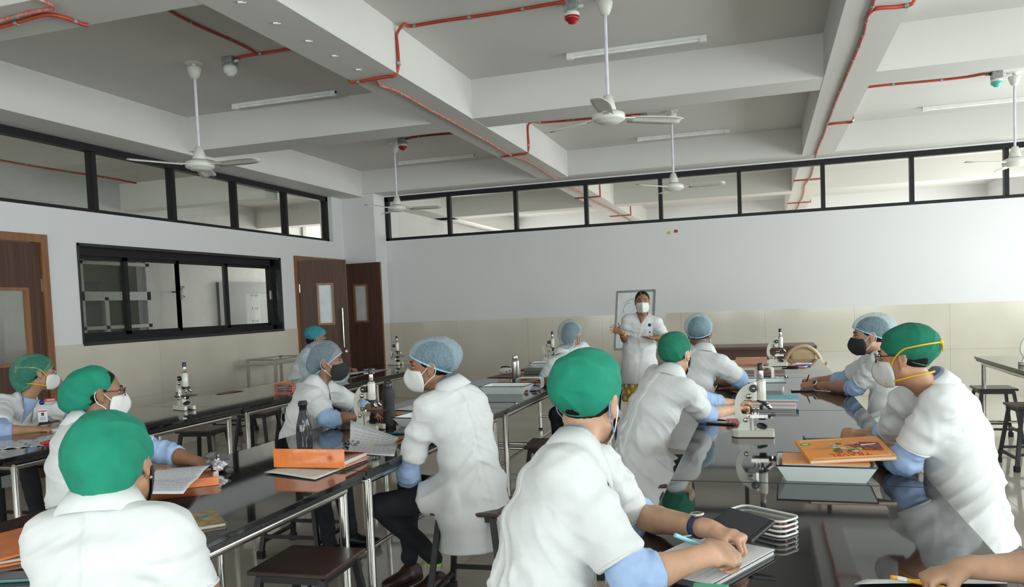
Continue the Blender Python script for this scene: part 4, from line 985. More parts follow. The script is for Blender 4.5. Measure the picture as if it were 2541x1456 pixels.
def person(label, base, P, N, pyaw, syaw, Hc, hyaw, hpitch=0, hroll=0, arms=None, legs=None, skn='mid', hs=1.0, bw=1.0, cap=None, mask=None, glasses=None, hair='short',
           hem=.38, coat_front=0, h=.007, seed=1, trous=None, shoes=None, extra=None, sitting=True, coatm=None, sleeve=.74, shirt=True, back=0.0, belly=1.0, hemw=1.0, knot=True, group='people in white coats', eyes=True, vneck=False):
    """P pelvis, N base of the neck, Hc eye level centre of the head, arms {side: (elbow, wrist, hand dir, hand up, curl[, shoulder])}"""
    org = V3(base[0], base[1], 0)
    root = thing('person', label, 'person', org, 0, group)
    P, N, Hc = [np.asarray(a, float) for a in (P, N, Hc)]
    pf, sf = frame(pyaw), frame(syaw); HM = frame(hyaw, hpitch, hroll)
    spine = nrm(N - P); sl = nrm(sf[:, 0] - spine * (sf[:, 0] @ spine)); sfw = np.cross(spine, sl); pl = nrm(pf[:, 0] - spine * (pf[:, 0] @ spine) * .5)
    def sp(t): return P + (N - P) * t - sfw * (-1) * 0 - (pf[:, 1] * (1 - t) + sf[:, 1] * t) * .035 * math.sin(math.pi * min(max(t, 0), 1))
    def lat(t): t = min(max(t, 0), 1); return nrm(pl * (1 - t) + sl * t)
    SH = {}
    for q in ('R', 'L'):
        sg = 1 if q == 'R' else -1
        a = arms.get(q) if arms else None
        SH[q] = np.asarray(a[5], float) if a and len(a) > 5 and a[5] is not None else N + sl * sg * .155 * bw - spine * .058 + sf[:, 1] * .005
    # ---- body: head, neck, trunk, arms, hands and legs as one surface
    B = Field(); head_prims(B, Hc, HM, hs)
    B.cap(N - spine * .04, Hc + HM @ (V3(0, -.022, -.075) * hs), .050 * bw ** .5, .050 * hs, .025)
    B.chain([(sp(.05), .13, .09, lat(0)), (sp(.5), .12, .085, lat(.5)), (sp(.85), .14 * bw, .075, lat(1)), (sp(.97), .07, .06, lat(1))], .03)
    tips = {}
    for q, a in (arms or {}).items():
        e, wv = np.asarray(a[0], float), np.asarray(a[1], float)
        B.cap(SH[q], e, .048 * bw, .039 * bw, .02); B.cap(e, e + (wv - e) * .35, .040 * bw, .040 * bw, .012); B.cap(e + (wv - e) * .35, wv, .040 * bw, .0255 * bw, .012)
        tips[q] = hand(B, wv, a[2], a[3], 1 if q == 'R' else -1, a[4], .98 * (.5 + .5 * bw))
    if legs:
        for (k_, an) in legs:
            hp = P; B.cap(hp, k_, .06, .05, .02); B.cap(k_, an, .045, .032, .02)
    V, F = B.mesh(h, 2); V = head_sculpt(V, Hc, HM, hs)
    body = to_obj('body', V, F, SKIN[skn], root, org)
    if eyes: make_eyes(Hc, HM, hs, root, org)
    if hair: make_hair(Hc, HM, hs, root, org, max(h, .006), hair)
    # ---- coat: trunk, skirt and short sleeves
    C_ = Field(); w = bw
    low = []
    if sitting:
        C_.chain([(V3(P[0], P[1], hem) - pf[:, 1] * .02, .205 * w * hemw, .165 * w * hemw, pf[:, 0]), (V3(P[0], P[1], (hem + P[2]) / 2 + .02) - pf[:, 1] * .01, .20 * w, .158 * w, pf[:, 0]), (sp(.04), .185 * w, .145 * w * belly, lat(0)), (sp(.33), .160 * w, .122 * w * belly, lat(.33)), (sp(.62), .170 * w, .118 * w, lat(.62)), (sp(.8), .168 * w, .104 * w, lat(.8)), (sp(.90), .135 * w, .082 * w, lat(1)), (sp(.965), .070, .064, lat(1))], .035, end0=.012, end1=.006)
        if legs:
            for (k_, an) in legs:
                k_ = np.asarray(k_, float); d = k_ - P; sd = lat(0) * (1 if d @ lat(0) > 0 else -1)
                C_.chain([(P + sd * .08, .115 * w, .10 * w, lat(0)), (P + sd * .05 + d * coat_front, .11 * w, .088 * w, lat(0))], .05, end1=.012) if coat_front else None
    else:
        C_.chain([(V3(P[0], P[1], hem), .215 * w * hemw, .15 * w * hemw, pf[:, 0]), (V3(P[0], P[1], P[2] - .12), .195 * w, .135 * w, pf[:, 0]), (sp(.08), .182 * w, .125 * w, lat(0)), (sp(.35), .160 * w, .112 * w, lat(.33)), (sp(.64), .172 * w, .122 * w, lat(.62)), (sp(.82), .17 * w, .108 * w, lat(.8)), (sp(.91), .13 * w, .08 * w, lat(1)), (sp(.97), .066, .060, lat(1))], .03, end0=.010, end1=.006)
    sleeves = []
    for q, a in (arms or {}).items():
        e = np.asarray(a[0], float); s_ = SH[q]; d = e - s_; L = np.linalg.norm(d); dn = d / L; la = nrm(np.cross(dn, sf[:, 1] + .01))
        C_.cap(sp(.88) + (s_ - sp(.88)) * .45, s_, .060 * w, .060 * w, .05)
        C_.chain([(s_, .062 * w, .060 * w, la), (s_ + d * .4, .064 * w, .061 * w, la), (s_ + d * sleeve, .070 * w, .065 * w, la)], .035, end1=.008)
        sleeves.append((s_ + d * sleeve, dn, la, w))
    V, F = C_.mesh(max(h, .007), 3); Nn = normals(V, F)
    # folds: drape of the trunk, gathers at the armpits, the back pleat
    rel = V - P; L3 = np.stack([rel @ lat(.5), rel @ (sf[:, 1]), rel @ spine], 1)
    tt = np.clip(L3[:, 2] / np.linalg.norm(N - P), -.6, 1.1)
    lowr = np.clip(1.1 - tt, .12, 1.25)
    wp = .6 * vnoise(L3 * 3.5, seed + 3)[:, None]
    n1 = vnoise(L3 * np.array([7, 7, 2.6]) + wp, seed)                                   # long hanging drape
    th = np.arctan2(L3[:, 0], -L3[:, 1]); arc = th * .17
    sl_ = np.sign(np.sin(th * .5 + .2)) * 1.1
    n2 = vnoise(np.stack([arc * 5.5, L3[:, 1] * 2, L3[:, 2] * 17 + arc * 9 * sl_], 1) + wp * 1.6, seed + 1)   # slanting creases where the cloth bunches
    n3 = vnoise(np.stack([arc * 16, L3[:, 1] * 6, L3[:, 2] * 6 - arc * 6], 1) + wp, seed + 2)
    crease = np.clip(1 - np.abs(n2) * 2.2, 0, 1) ** 1.5
    mid = np.exp(-((tt - .22) / .30) ** 2)
    D = .007 * lowr * n1 + .013 * mid * (crease - .3) + .0045 * lowr * n3 + .004 * (crease ** 2) * np.clip(tt, 0, 1)
    for q, a in (arms or {}).items():       # pulls from the armpit and rings on the sleeve
        e = np.asarray(a[0], float); s_ = SH[q]; ud = nrm(e - s_); Lu = np.linalg.norm(e - s_)
        tv = V - s_; ta = (tv @ ud) / Lu; rad = np.linalg.norm(tv - np.outer(tv @ ud, ud), axis=1)
        on = np.exp(-((ta - .5) / .35) ** 2) * (rad < .11)
        D += .006 * on * vnoise(np.stack([ta * 9 + 2 * (tv @ spine), tv @ sl * 8, tv @ sf[:, 1] * 8], 1), seed + 7)
        ap = s_ + ud * .10 - sl * (1 if q == 'R' else -1) * .055; r_ = np.linalg.norm(V - ap, axis=1)
        D += .016 * np.exp(-(r_ / .11) ** 2) * (np.clip(1 - np.abs(vnoise(np.stack([(V - ap) @ ud * 4, (V - ap) @ spine * 22, (V - ap) @ sf[:, 1] * 20], 1), seed + 4)) * 2, 0, 1) - .4)
    V = V + Nn * D[:, None]
    V = relax(V, F, 1)
    V = V + Nn * (.0042 * np.clip((.020 - np.abs(L3[:, 0] - tt * ((N - P) @ lat(.5)))) / .004, 0, 1) * (Nn @ sf[:, 1] < -.3))[:, None]     # stitched pleat down the back
    coat = to_obj('coat', V, F, coatm or COAT, root, org, 'white short sleeved coat')
    for c, dn, la, w_ in sleeves:
        ot = np.cross(dn, la)
        ring = [c + (la * math.cos(t) * .0655 + ot * math.sin(t) * .0610) * w_ - org for t in np.linspace(0, 2 * math.pi, 33)[:-1]]
        MB().tube(ring, .0045, 6, True).build('sleeve_hem', coatm or COAT, coat)
    # collar: a folded strip round the neck, open at the front
    nk = sp(1.0) + spine * .0; cz = nrm(spine * .8 + nrm(Hc - N) * .5); cl = nrm(sl - cz * (sl @ cz)); cf = np.cross(cz, cl)
    rows = [[], [], [], [], []]
    for i in range(33):
        a = R(-158) + R(316) * i / 32; fr = max(0, (abs(a) - 1.3) / 1.46); d = -cf * math.cos(a) + cl * math.sin(a)
        ell_ = 1 - .10 * math.cos(a) ** 2
        for j, (r, z) in enumerate(((.060, -.02), (.062, .026), (.069, .030), (.088 + .012 * fr, .000 - .03 * fr), (.106 + .02 * fr, -.034 - .065 * fr))):
            rows[j].append(Vector(nk - org + d * r * ell_ + cz * (z + .004 - .05 * fr * (1 if j < 3 else .8)) + cf * .008))
    solidify(MB().grid(rows).build('collar', coatm or COAT, coat), .003, 0)
    if vneck:
        rows = []
        for i in range(9):
            t_ = 1.0 - (.40 if vneck is True else .22) * i / 8; hw = (.052 if vneck is True else .045) * (1 - i / 8) + .002; fo_ = np.interp(1 - t_, (0, .05, .1, .15, .2, .25, .3, .35, .4), (.070, .088, .100, .108, .113, .116, .119, .121, .122)) * w + .012
            rows.append([Vector(sp(t_) + sf[:, 1] * (fo_ - .01 * abs(x) ** 2) + sl * hw * x - org) for x in (-1, -.5, 0, .5, 1)])
        solidify(MB().grid(rows).build('shirt_front' if vneck is True else 'neckline', SHIRT if vneck is True else vneck, root), .002, 0)
    if shirt:
        rows = [[], [], []]
        for i in range(29):
            a = R(-166) + R(332) * i / 28; fr = max(0, (abs(a) - 1.2) / 1.6); d = -cf * math.cos(a) + cl * math.sin(a)
            for j, (r, z) in enumerate(((.054, -.01), (.056, .050), (.068, .018 - .055 * fr))): rows[j].append(Vector(nk - org + d * r + cz * (z - .008 - .055 * fr) + cf * .012))
        solidify(MB().grid(rows).build('shirt_collar', SHIRT, root), .003, 0)
        for q, a in (arms or {}).items():
            e, wv = np.asarray(a[0], float), np.asarray(a[1], float); s_ = SH[q]; ud = nrm(e - s_); fd = nrm(wv - e); la = nrm(np.cross(ud, fd) + 1e-4)
            S_ = Field().chain([(s_ + (e - s_) * .55, .054 * w, .053 * w, la), (e - ud * .015, .056 * w, .052 * w, la), (e + fd * .02, .052 * w, .052 * w, la), (e + fd * .055, .054 * w, .053 * w, la)], .02, end1=.006)
            S_.chain([(e + fd * .015, .056 * w, .055 * w, la), (e + fd * .060, .057 * w, .056 * w, la)], .006, end0=.008, end1=.006)
            S_.cap(e - ud * .01, e + fd * .01, .053 * w, .053 * w, .015)
            V, F = S_.mesh(max(h, .006), 2); Nn = normals(V, F); tt = (V - e) @ fd; t2 = (V - e) @ ud
            V = V + Nn * (.005 * vnoise(np.stack([t2 * 42 + tt * 30, V @ la * 9, tt * 20], 1), seed + 9) + .003 * vnoise(V * 45, seed))[:, None]
            to_obj('shirt_sleeve', V, F, SHIRT, root, org)
    if legs:
        T_ = Field()
        for i, (k_, an) in enumerate(legs):
            k_, an = np.asarray(k_, float), np.asarray(an, float); sd = lat(0) * (1 if (k_ - P) @ lat(0) > 0 else -1)
            T_.cap(P + sd * .07, k_, .085 * w, .062 * w, .03); T_.cap(k_, an, .060 * w, .045 * w, .02)
        V, F = T_.mesh(max(h, .009), 2); Nn = normals(V, F); V = V + Nn * (.006 * vnoise(V * np.array([14, 14, 22]), seed))[:, None]
        to_obj('trousers', V, F, trous or TROUS, root, org)
        for i, (k_, an) in enumerate(legs):
            an = np.asarray(an, float); fy = frame(pyaw)[:, 1] if not shoes or len(shoes) < 2 else frame(shoes[1])[:, 1]; gl = V3(0, 0, 1)
            S_ = Field().ell(an + fy * .01 - gl * (an[2] - .055), (.040, .048, .05), None, .03); c = V3(an[0], an[1], 0)
            lt_ = np.cross(fy, gl); Mx = np.stack([lt_, fy, gl], 1)
            S_.ell(c + fy * .03 + gl * .04, (.042, .085, .036), Mx, .03); S_.ell(c + fy * .12 + gl * .034, (.044, .075, .03), Mx, .03); S_.ell(c - fy * .035 + gl * .045, (.036, .04, .045), Mx, .03); S_.cut(c + gl * .012, V3(0, 0, -1))
            V, F = S_.mesh(.007, 2); so = to_obj('shoe', V, F, (shoes or [SHOEB])[0], root, org)
            pl_ = [rot2(.047 * math.cos(t), .135 * math.sin(t) + .05, 0) for t in np.linspace(0, 2 * math.pi, 24)[:-1]]
            Mw = Matrix(((lt_[0], fy[0], 0, c[0] - org[0]), (lt_[1], fy[1], 0, c[1] - org[1]), (0, 0, 1, 0), (0, 0, 0, 1)))
            MB().prism(pl_, 0, .018, Mw).build('sole', RUBBER, so)
    if cap: make_cap(cap[0], cap[1], cap[2], Hc, HM, hs, root, org, max(h, .005), seed, cap[3], knot, cap[4] if len(cap) > 4 else 0)
    if mask: make_mask(mask[0], Hc, HM, hs, root, org, mask[1])
    if glasses: make_glasses(Hc, HM, hs, root, org, glasses if glasses is not True else None)
    return dict(root=root, org=org, HM=HM, Hc=Hc, hs=hs, tips=tips, SH=SH, sf=sf, N=N, P=P, sp=sp, spine=spine, sl=sl, coat=coat)
# ---------------------------------------------------------------- the people, each at the seat the photograph gives
A = yat
def Zp(u, v, z): return zat(u, v, z)
D0 = V3(0, 0, 1)
# nearest green cap, left side of the right row, writing
P9 = person('person in a bright green cap bent over a notebook, nearest at centre', (-.56, 1.86), (-.55, 1.86, .56), A(1432, 1106, 1.99), 70, 60, A(1460, 990, 2.08), 15, -4, 4,
    arms={'R': (A(1572, 1436, 1.80), zat(1750, 1378, .838), V3(.62, .6, -.08), V3(.22, -.42, .85), 'grip', A(1400, 1162, 1.85)), 'L': (A(1566, 1278, 2.36), zat(1762, 1312, .842), V3(.85, -.25, -.15), V3(.15, .1, 1), 'grip', A(1476, 1150, 2.14))},
    legs=[(V3(-.26, 1.92, .53), V3(-.22, 2.0, .1)), (V3(-.28, 1.66, .53), V3(-.26, 1.72, .1))], skn='fair', hs=1.02, bw=.98, cap=('scrub', GREENC, GREENC, 'bright green surgical cap'), mask=('white', 'blue'), h=.0048, seed=3, coat_front=.5, knot=False, sleeve=.82)
# man at the right with yellow straps
P13 = person('person in a green cap with yellow mask straps at the right', (.73, 3.33), (.71, 3.33, .56), A(2314, 950, 3.26), -78, -66, A(2246, 884, 3.20), -66, -3, 0,
    arms={'L': (A(2243, 1148, 3.17), zat(2150, 1088, .828), V3(-.45, .65, -.05), V3(.55, .1, .85), 'grip', A(2338, 992, 3.11)), 'R': (A(2205, 1092, 3.62), zat(2148, 1080, .835), V3(-.65, .1, .05), V3(.1, -.5, 1), 'grip', A(2252, 992, 3.42))},
    legs=[(V3(.42, 3.3, .53), V3(.36, 3.3, .1)), (V3(.42, 3.52, .53), V3(.36, 3.52, .1))], skn='mid', hs=.92, bw=.98, cap=('scrub', GREEND, GREEND, 'deep green surgical cap'), mask=('white', 'tie'), glasses=True, h=.0052, seed=11, coat_front=.4, knot=False)
# man beyond him, black mask
P12 = person('person in a blue hair net and black mask beyond the right row', (.76, 5.55), (.74, 5.55, .55), A(2192, 862, 5.53), -80, -78, A(2158, 832, 5.47), -86, -2, 0,
    arms={'L': (A(2125, 962, 5.55), A(2022, 955, 5.95), V3(-1, .25, 0), V3(0, -.3, 1), 'fist'), 'R': (A(2090, 943, 5.95), A(2025, 944, 6.1), V3(-1, -.1, 0), V3(0, .3, 1), 'fist')},
    legs=[(V3(.4, 5.45, .52), V3(.36, 5.45, .1)), (V3(.4, 5.7, .52), V3(.36, 5.7, .1))], skn='mid', hs=1.0, bw=1.0, cap=('net', BLUENET, EL_BLUE, 'pale blue hair net'), mask=('black', 'white'), h=.007, seed=5, coat_front=.5)
# woman in the green cap at the left of the right row
P10 = person('person in a small green cap with loose hair beside the lecturer', (-.70, 4.2), (-.66, 4.22, .55), A(1668, 922, 4.26), 45, 48, A(1678, 878, 4.32), 24, -6, 0,
    arms={'R': (A(1748, 1030, 4.42), A(1822, 1014, 4.72), V3(.6, .55, 0), V3(-.1, .1, 1), 'pen'), 'L': (A(1765, 1000, 4.85), A(1822, 1000, 4.95), V3(.7, -.1, 0), V3(0, .1, 1), 'relax')},
    legs=[(V3(-.33, 4.5, .53), V3(-.35, 4.6, .1)), (V3(-.36, 4.28, .53), V3(-.36, 4.35, .1))], skn='fair', hs=.94, bw=.94, cap=('scrub_low', GREEND, GREEND, 'deep green surgical cap', .004), mask=('black', 'white'), h=.007, seed=21, hem=.36, hair='short', coat_front=.4)
# man in the blue net farther along
P11 = person('person in a blue hair net seen from behind beside the small green cap', (-.62, 5.8), (-.60, 5.82, .55), A(1748, 866, 5.85), 52, 40, A(1736, 826, 5.95), 6, -2, 0,
    arms={'R': (A(1838, 942, 5.85), A(1795, 950, 6.1), V3(-.2, .8, 0), V3(0, 0, 1), 'relax'), 'L': (V3(-.42, 6.2, .84), V3(-.2, 6.25, .80), V3(1, .1, 0), V3(0, 0, 1), 'relax')},
    legs=[(V3(-.28, 6.0, .53), V3(-.3, 6.05, .1)), (V3(-.3, 5.78, .53), V3(-.3, 5.8, .1))], skn='dark', hs=1.02, bw=1.08, cap=('net', BLUENET, EL_BLUE, 'pale blue hair net'), mask=('white', 'white'), h=.008, seed=8)
# woman in the grey net at the far end of the middle row
P7 = person('person in a grey hair net seen from behind at the far middle row', (-1.28, 6.45), (-1.30, 6.45, .55), A(1402, 868, 6.45), -45, -38, A(1418, 832, 6.5), 8, -3, 0,
    arms={'L': (A(1352, 940, 6.4), A(1372, 962, 6.15), V3(.3, -.4, -.1), V3(0, 0, 1), 'relax'), 'R': (V3(-1.35, 6.85, .84), V3(-1.65, 6.8, .81), V3(-1, .1, 0), V3(0, 0, 1), 'relax')},
    legs=[(V3(-1.62, 6.6, .53), V3(-1.6, 6.65, .1)), (V3(-1.66, 6.38, .53), V3(-1.64, 6.4, .1))], skn='brown', hs=.95, bw=.92, cap=('net_bun', GREYNET, EL_BLUE, 'grey blue hair net over a bun'), mask=('blue', 'white'), h=.008, seed=13, hair='bun')
# man in the blue net turned away on his stool
P6 = person('person in a blue hair net and white mask twisted round on a stool', (-1.36, 3.56), (-1.35, 3.55, .57), A(1116, 956, 3.50), -60, -58, A(1068, 908, 3.50), -106, 0, -2,
    arms={'L': (A(1010, 1180, 3.42), A(1040, 1200, 3.62), V3(.2, .8, -.2), V3(0, 0, 1), 'relax'), 'R': (V3(-1.50, 3.86, .81), V3(-1.70, 3.70, .80), V3(-.8, -.3, -.1), V3(0, .2, 1), 'relax', A(1182, 1018, 3.62))},
    legs=[(A(942, 1255, 3.42), zat(1078, 1385, .17)), (V3(-1.78, 3.75, .53), V3(-1.82, 3.8, .12))], skn='brown', hs=1.0, bw=.93, cap=('net', BLUENET, EL_BLUE, 'pale blue hair net'), mask=('white', 'white'), h=.0055, seed=17, hem=.30, shoes=[SHOE, -158], coat_front=.45)
# woman in the grey net, black mask, left of the middle row
P5 = person('person in a grey blue hair net and black mask leaning on the middle row', (-2.72, 4.2), (-2.71, 4.2, .54), A(790, 948, 4.22), 78, 70, A(812, 898, 4.3), 66, 0, 0,
    arms={'R': (A(815, 1042, 4.06), A(900, 1030, 4.28), V3(.8, .25, 0), V3(0, .1, 1), 'relax'), 'L': (V3(-2.48, 4.55, .83), V3(-2.25, 4.5, .80), V3(1, -.2, 0), V3(0, 0, 1), 'relax')},
    legs=[(V3(-2.5, 4.05, .53), V3(-2.45, 4.05, .1)), (V3(-2.5, 4.3, .53), V3(-2.45, 4.3, .1))], skn='brown', hs=.96, bw=.93, cap=('net_bun', GREYNET, EL_BLUE, 'grey blue hair net over a bun'), mask=('black', 'white'), h=.0065, seed=23, hair='bun')
# woman in the teal net by the doors
P4 = person('person in a teal hair net writing in front of the open door', (-5.0, 7.75), (-4.98, 7.72, .54), A(770, 872, 7.75), 85, 78, A(788, 838, 7.8), 62, -4, 0,
    arms={'R': (A(782, 915, 7.55), A(838, 918, 7.5), V3(.9, .1, -.05), V3(0, 0, 1), 'pen'), 'L': (V3(-4.62, 7.95, .84), V3(-4.36, 7.8, .81), V3(1, -.3, 0), V3(0, 0, 1), 'relax')},
    legs=[(V3(-4.58, 7.6, .53), V3(-4.55, 7.6, .1)), (V3(-4.58, 7.85, .53), V3(-4.55, 7.85, .1))], skn='brown', hs=.95, bw=.92, cap=('net', TEALNET, EL_TEAL, 'teal hair net'), mask=('black', 'white'), h=.008, seed=29, hair='bun')
# woman nearest at the left, seen from behind
P3 = person('person in a green cap seen from behind, nearest at lower left', (-1.36, 1.36), (-1.34, 1.34, .54), A(258, 1246, 1.40), -30, -27, A(288, 1150, 1.46), -14, -10, -8,
    arms={'L': (V3(-1.52, 1.52, .79), V3(-1.66, 1.66, .81), V3(-.3, 1, 0), V3(0, 0, 1), 'relax', A(128, 1322, 1.34)), 'R': (A(470, 1446, 1.44), V3(-1.36, 1.70, .72), V3(-.4, .9, -.1), V3(0, 0, 1), 'relax', A(408, 1306, 1.42))},
    legs=[(V3(-1.46, 1.74, .53), V3(-1.5, 1.85, .1)), (V3(-1.24, 1.78, .53), V3(-1.3, 1.9, .1))], skn='mid', hs=.95, bw=.86, cap=('scrub_big', GREENC, GREENC, 'bright green surgical cap, loosely folded'), mask=('navy', 'navy'), h=.005, seed=31, hair=None, knot=False, sleeve=1.14, shirt=False)
# woman with glasses behind her
P2 = person('person in a green cap and black glasses behind the nearest one at left', (-2.80, 2.66), (-2.78, 2.66, .54), A(208, 1044, 2.68), 62, 52, A(246, 975, 2.76), 34, 0, 0,
    arms={'R': (A(262, 1200, 2.6), A(362, 1165, 2.73), V3(.8, .4, 0), V3(0, 0, 1), 'relax'), 'L': (V3(-2.62, 2.98, .83), V3(-2.42, 2.95, .80), V3(1, -.1, 0), V3(0, 0, 1), 'relax')},
    legs=[(V3(-2.5, 2.6, .53), V3(-2.45, 2.6, .1)), (V3(-2.52, 2.86, .53), V3(-2.45, 2.86, .1))], skn='brown', hs=.96, bw=.93, cap=('scrub_bun', GREENC, GREENC, 'bright green surgical cap bulging over a bun'), mask=('white', 'white'), glasses=True, h=.0058, seed=37, hair='bun', knot=False)
# woman at the far left with her chin on her hand
P1 = person('person in a green hair net resting chin on hand by the door', (-5.02, 4.05), (-4.98, 4.06, .54), A(64, 988, 4.16), 92, 104, A(96, 926, 4.2), 30, 0, -4,
    arms={'R': (A(2, 1072, 3.72), A(92, 1066, 3.86), V3(.8, .3, 0), V3(0, -.1, 1), 'relax'), 'L': (A(172, 1022, 4.42), A(152, 962, 4.42), V3(-.35, -.1, .7), V3(.6, .1, .5), 'fist')},
    legs=[(V3(-4.6, 3.95, .53), V3(-4.5, 3.95, .1)), (V3(-4.6, 4.2, .53), V3(-4.5, 4.2, .1))], skn='mid', hs=.97, bw=.94, cap=('net_bun', GREENNET, EL_GRN, 'green hair net over a bun'), mask=('white', 'tie'), glasses=CHROME, h=.0065, seed=41, hair='bun', knot=False, vneck=True)
# lecturer
TF = V3(-1.30, 8.68, 0)
PT = person('person lecturing in a long white coat in front of the whiteboard', (TF[0], TF[1]), (TF[0], TF[1], .88), A(1594, 782, 8.68), 172, 174, A(1594, 748, 8.60), 172, 0, 0,
    arms={'R': (A(1550, 842, 8.66), A(1543, 824, 8.38), V3(-.75, -.5, .35), V3(-.3, .9, .25), 'open'), 'L': (A(1650, 842, 8.64), A(1628, 838, 8.36), V3(-.95, -.15, .03), V3(.05, .2, -1), 'flat')},
    legs=[(V3(TF[0] - .08, TF[1], .47), V3(TF[0] - .09, TF[1], .10)), (V3(TF[0] + .10, TF[1] + .03, .47), V3(TF[0] + .11, TF[1] + .03, .10))], skn='brown', hs=.98, bw=.97, mask=('white', None), h=.0075, seed=43, hem=.545, hemw=1.05, sitting=False, hair='long', shirt=False, vneck=SKIN['brown'], trous=mat('white_leggings', (.68, .68, .67), .85), shoes=[mat('bronze_leather', (.12, .055, .035), .35), 172])
# writer at the lower right of whom only the arm is in the picture
P14 = person('person at lower right of whom only a writing arm shows', (1.06, 1.72), (1.03, 1.72, .55), (.86, 1.74, 1.10), -82, -78, (.80, 1.76, 1.27), -80, -8, 0,
    arms={'R': (V3(.62, 1.98, .83), A(2392, 1408, 1.885), V3(-.9, -.25, -.25), V3(-.1, .1, 1), 'pen'), 'L': (V3(.68, 1.45, .83), V3(.42, 1.52, .81), V3(-1, .1, 0), V3(0, 0, 1), 'relax')},
    legs=[(V3(.60, 1.62, .53), V3(.55, 1.62, .1)), (V3(.60, 1.86, .53), V3(.55, 1.86, .1))], skn='fair', hs=.97, bw=.9, cap=('scrub', GREENC, GREENC, 'green surgical cap'), mask=('white', 'white'), h=.0055, seed=47, knot=False)
# ================================================================ things on the tables
ENAM = mat('white_enamel', (.80, .86, .85), .2, var=.015, coat=.3); RIM = mat('chipped_black_rim', (.02, .02, .025), .35, var=.3, vs=60)
ORANGE = mat('glossy_orange_plastic', (.80, .22, .055), .22, var=.06, vs=9, bump=.35, bs=28, coat=.6); ORANGEC = mat('orange_book_cover', (.83, .30, .05), .35, var=.03); SALMON = mat('salmon_card', (.62, .27, .17), .6)
PAPER = mat('white_paper', (.74, .74, .77), .8, var=.01); PAGES = mat('page_edges', (.70, .69, .68), .8, two=(.5, .48, .47), vs=3, stretch=(1, 1, 160))
CYAN = mat('cyan_book_cover', (.03, .42, .60), .35, var=.05); LILAC = mat('lilac_cover', (.46, .40, .55), .5); BROWNC = mat('brown_card', (.21, .095, .075), .6, var=.06); PINKC = mat('pink_card', (.52, .24, .17), .6)
INK = mat('pale_ink', (.25, .25, .36), .8); MICW = mat('cream_enamel', (.66, .64, .56), .3, var=.02, coat=.3); SMOKE = mat('smoky_plastic', (.10, .105, .115), .08, var=.1, trans=.55, spec=.6)
CLEARP = glass('clear_vinyl', (.86, .87, .88), 1.6, .08); TEALC = mat('teal_phone_case', (.02, .16, .14), .35); SCREEN = mat('phone_screen', (.012, .014, .015), .05); DKGREEN = mat('dark_green_box', (.06, .11, .085), .5)
def rectM(p, a): return Matrix.Translation(Vector(p)) @ Matrix.Rotation(a, 4, 'Z')
def lines(parent, w, d, z, n, m=INK, x0=.06, ragged=True):
    """handwriting: one thin raised strip for each line of writing"""
    for k in range(n):
        y = d * (.92 - .84 * k / max(1, n - 1)); x = w * x0; mb = MB()
        while x < w * .95:
            l = random.uniform(.006, .018); mb.bx((x, y - .0011, z), (min(x + l, w * .96), y + .0011, z + .0003)); x += l + .004
        mb.build('line_of_writing', m, parent)
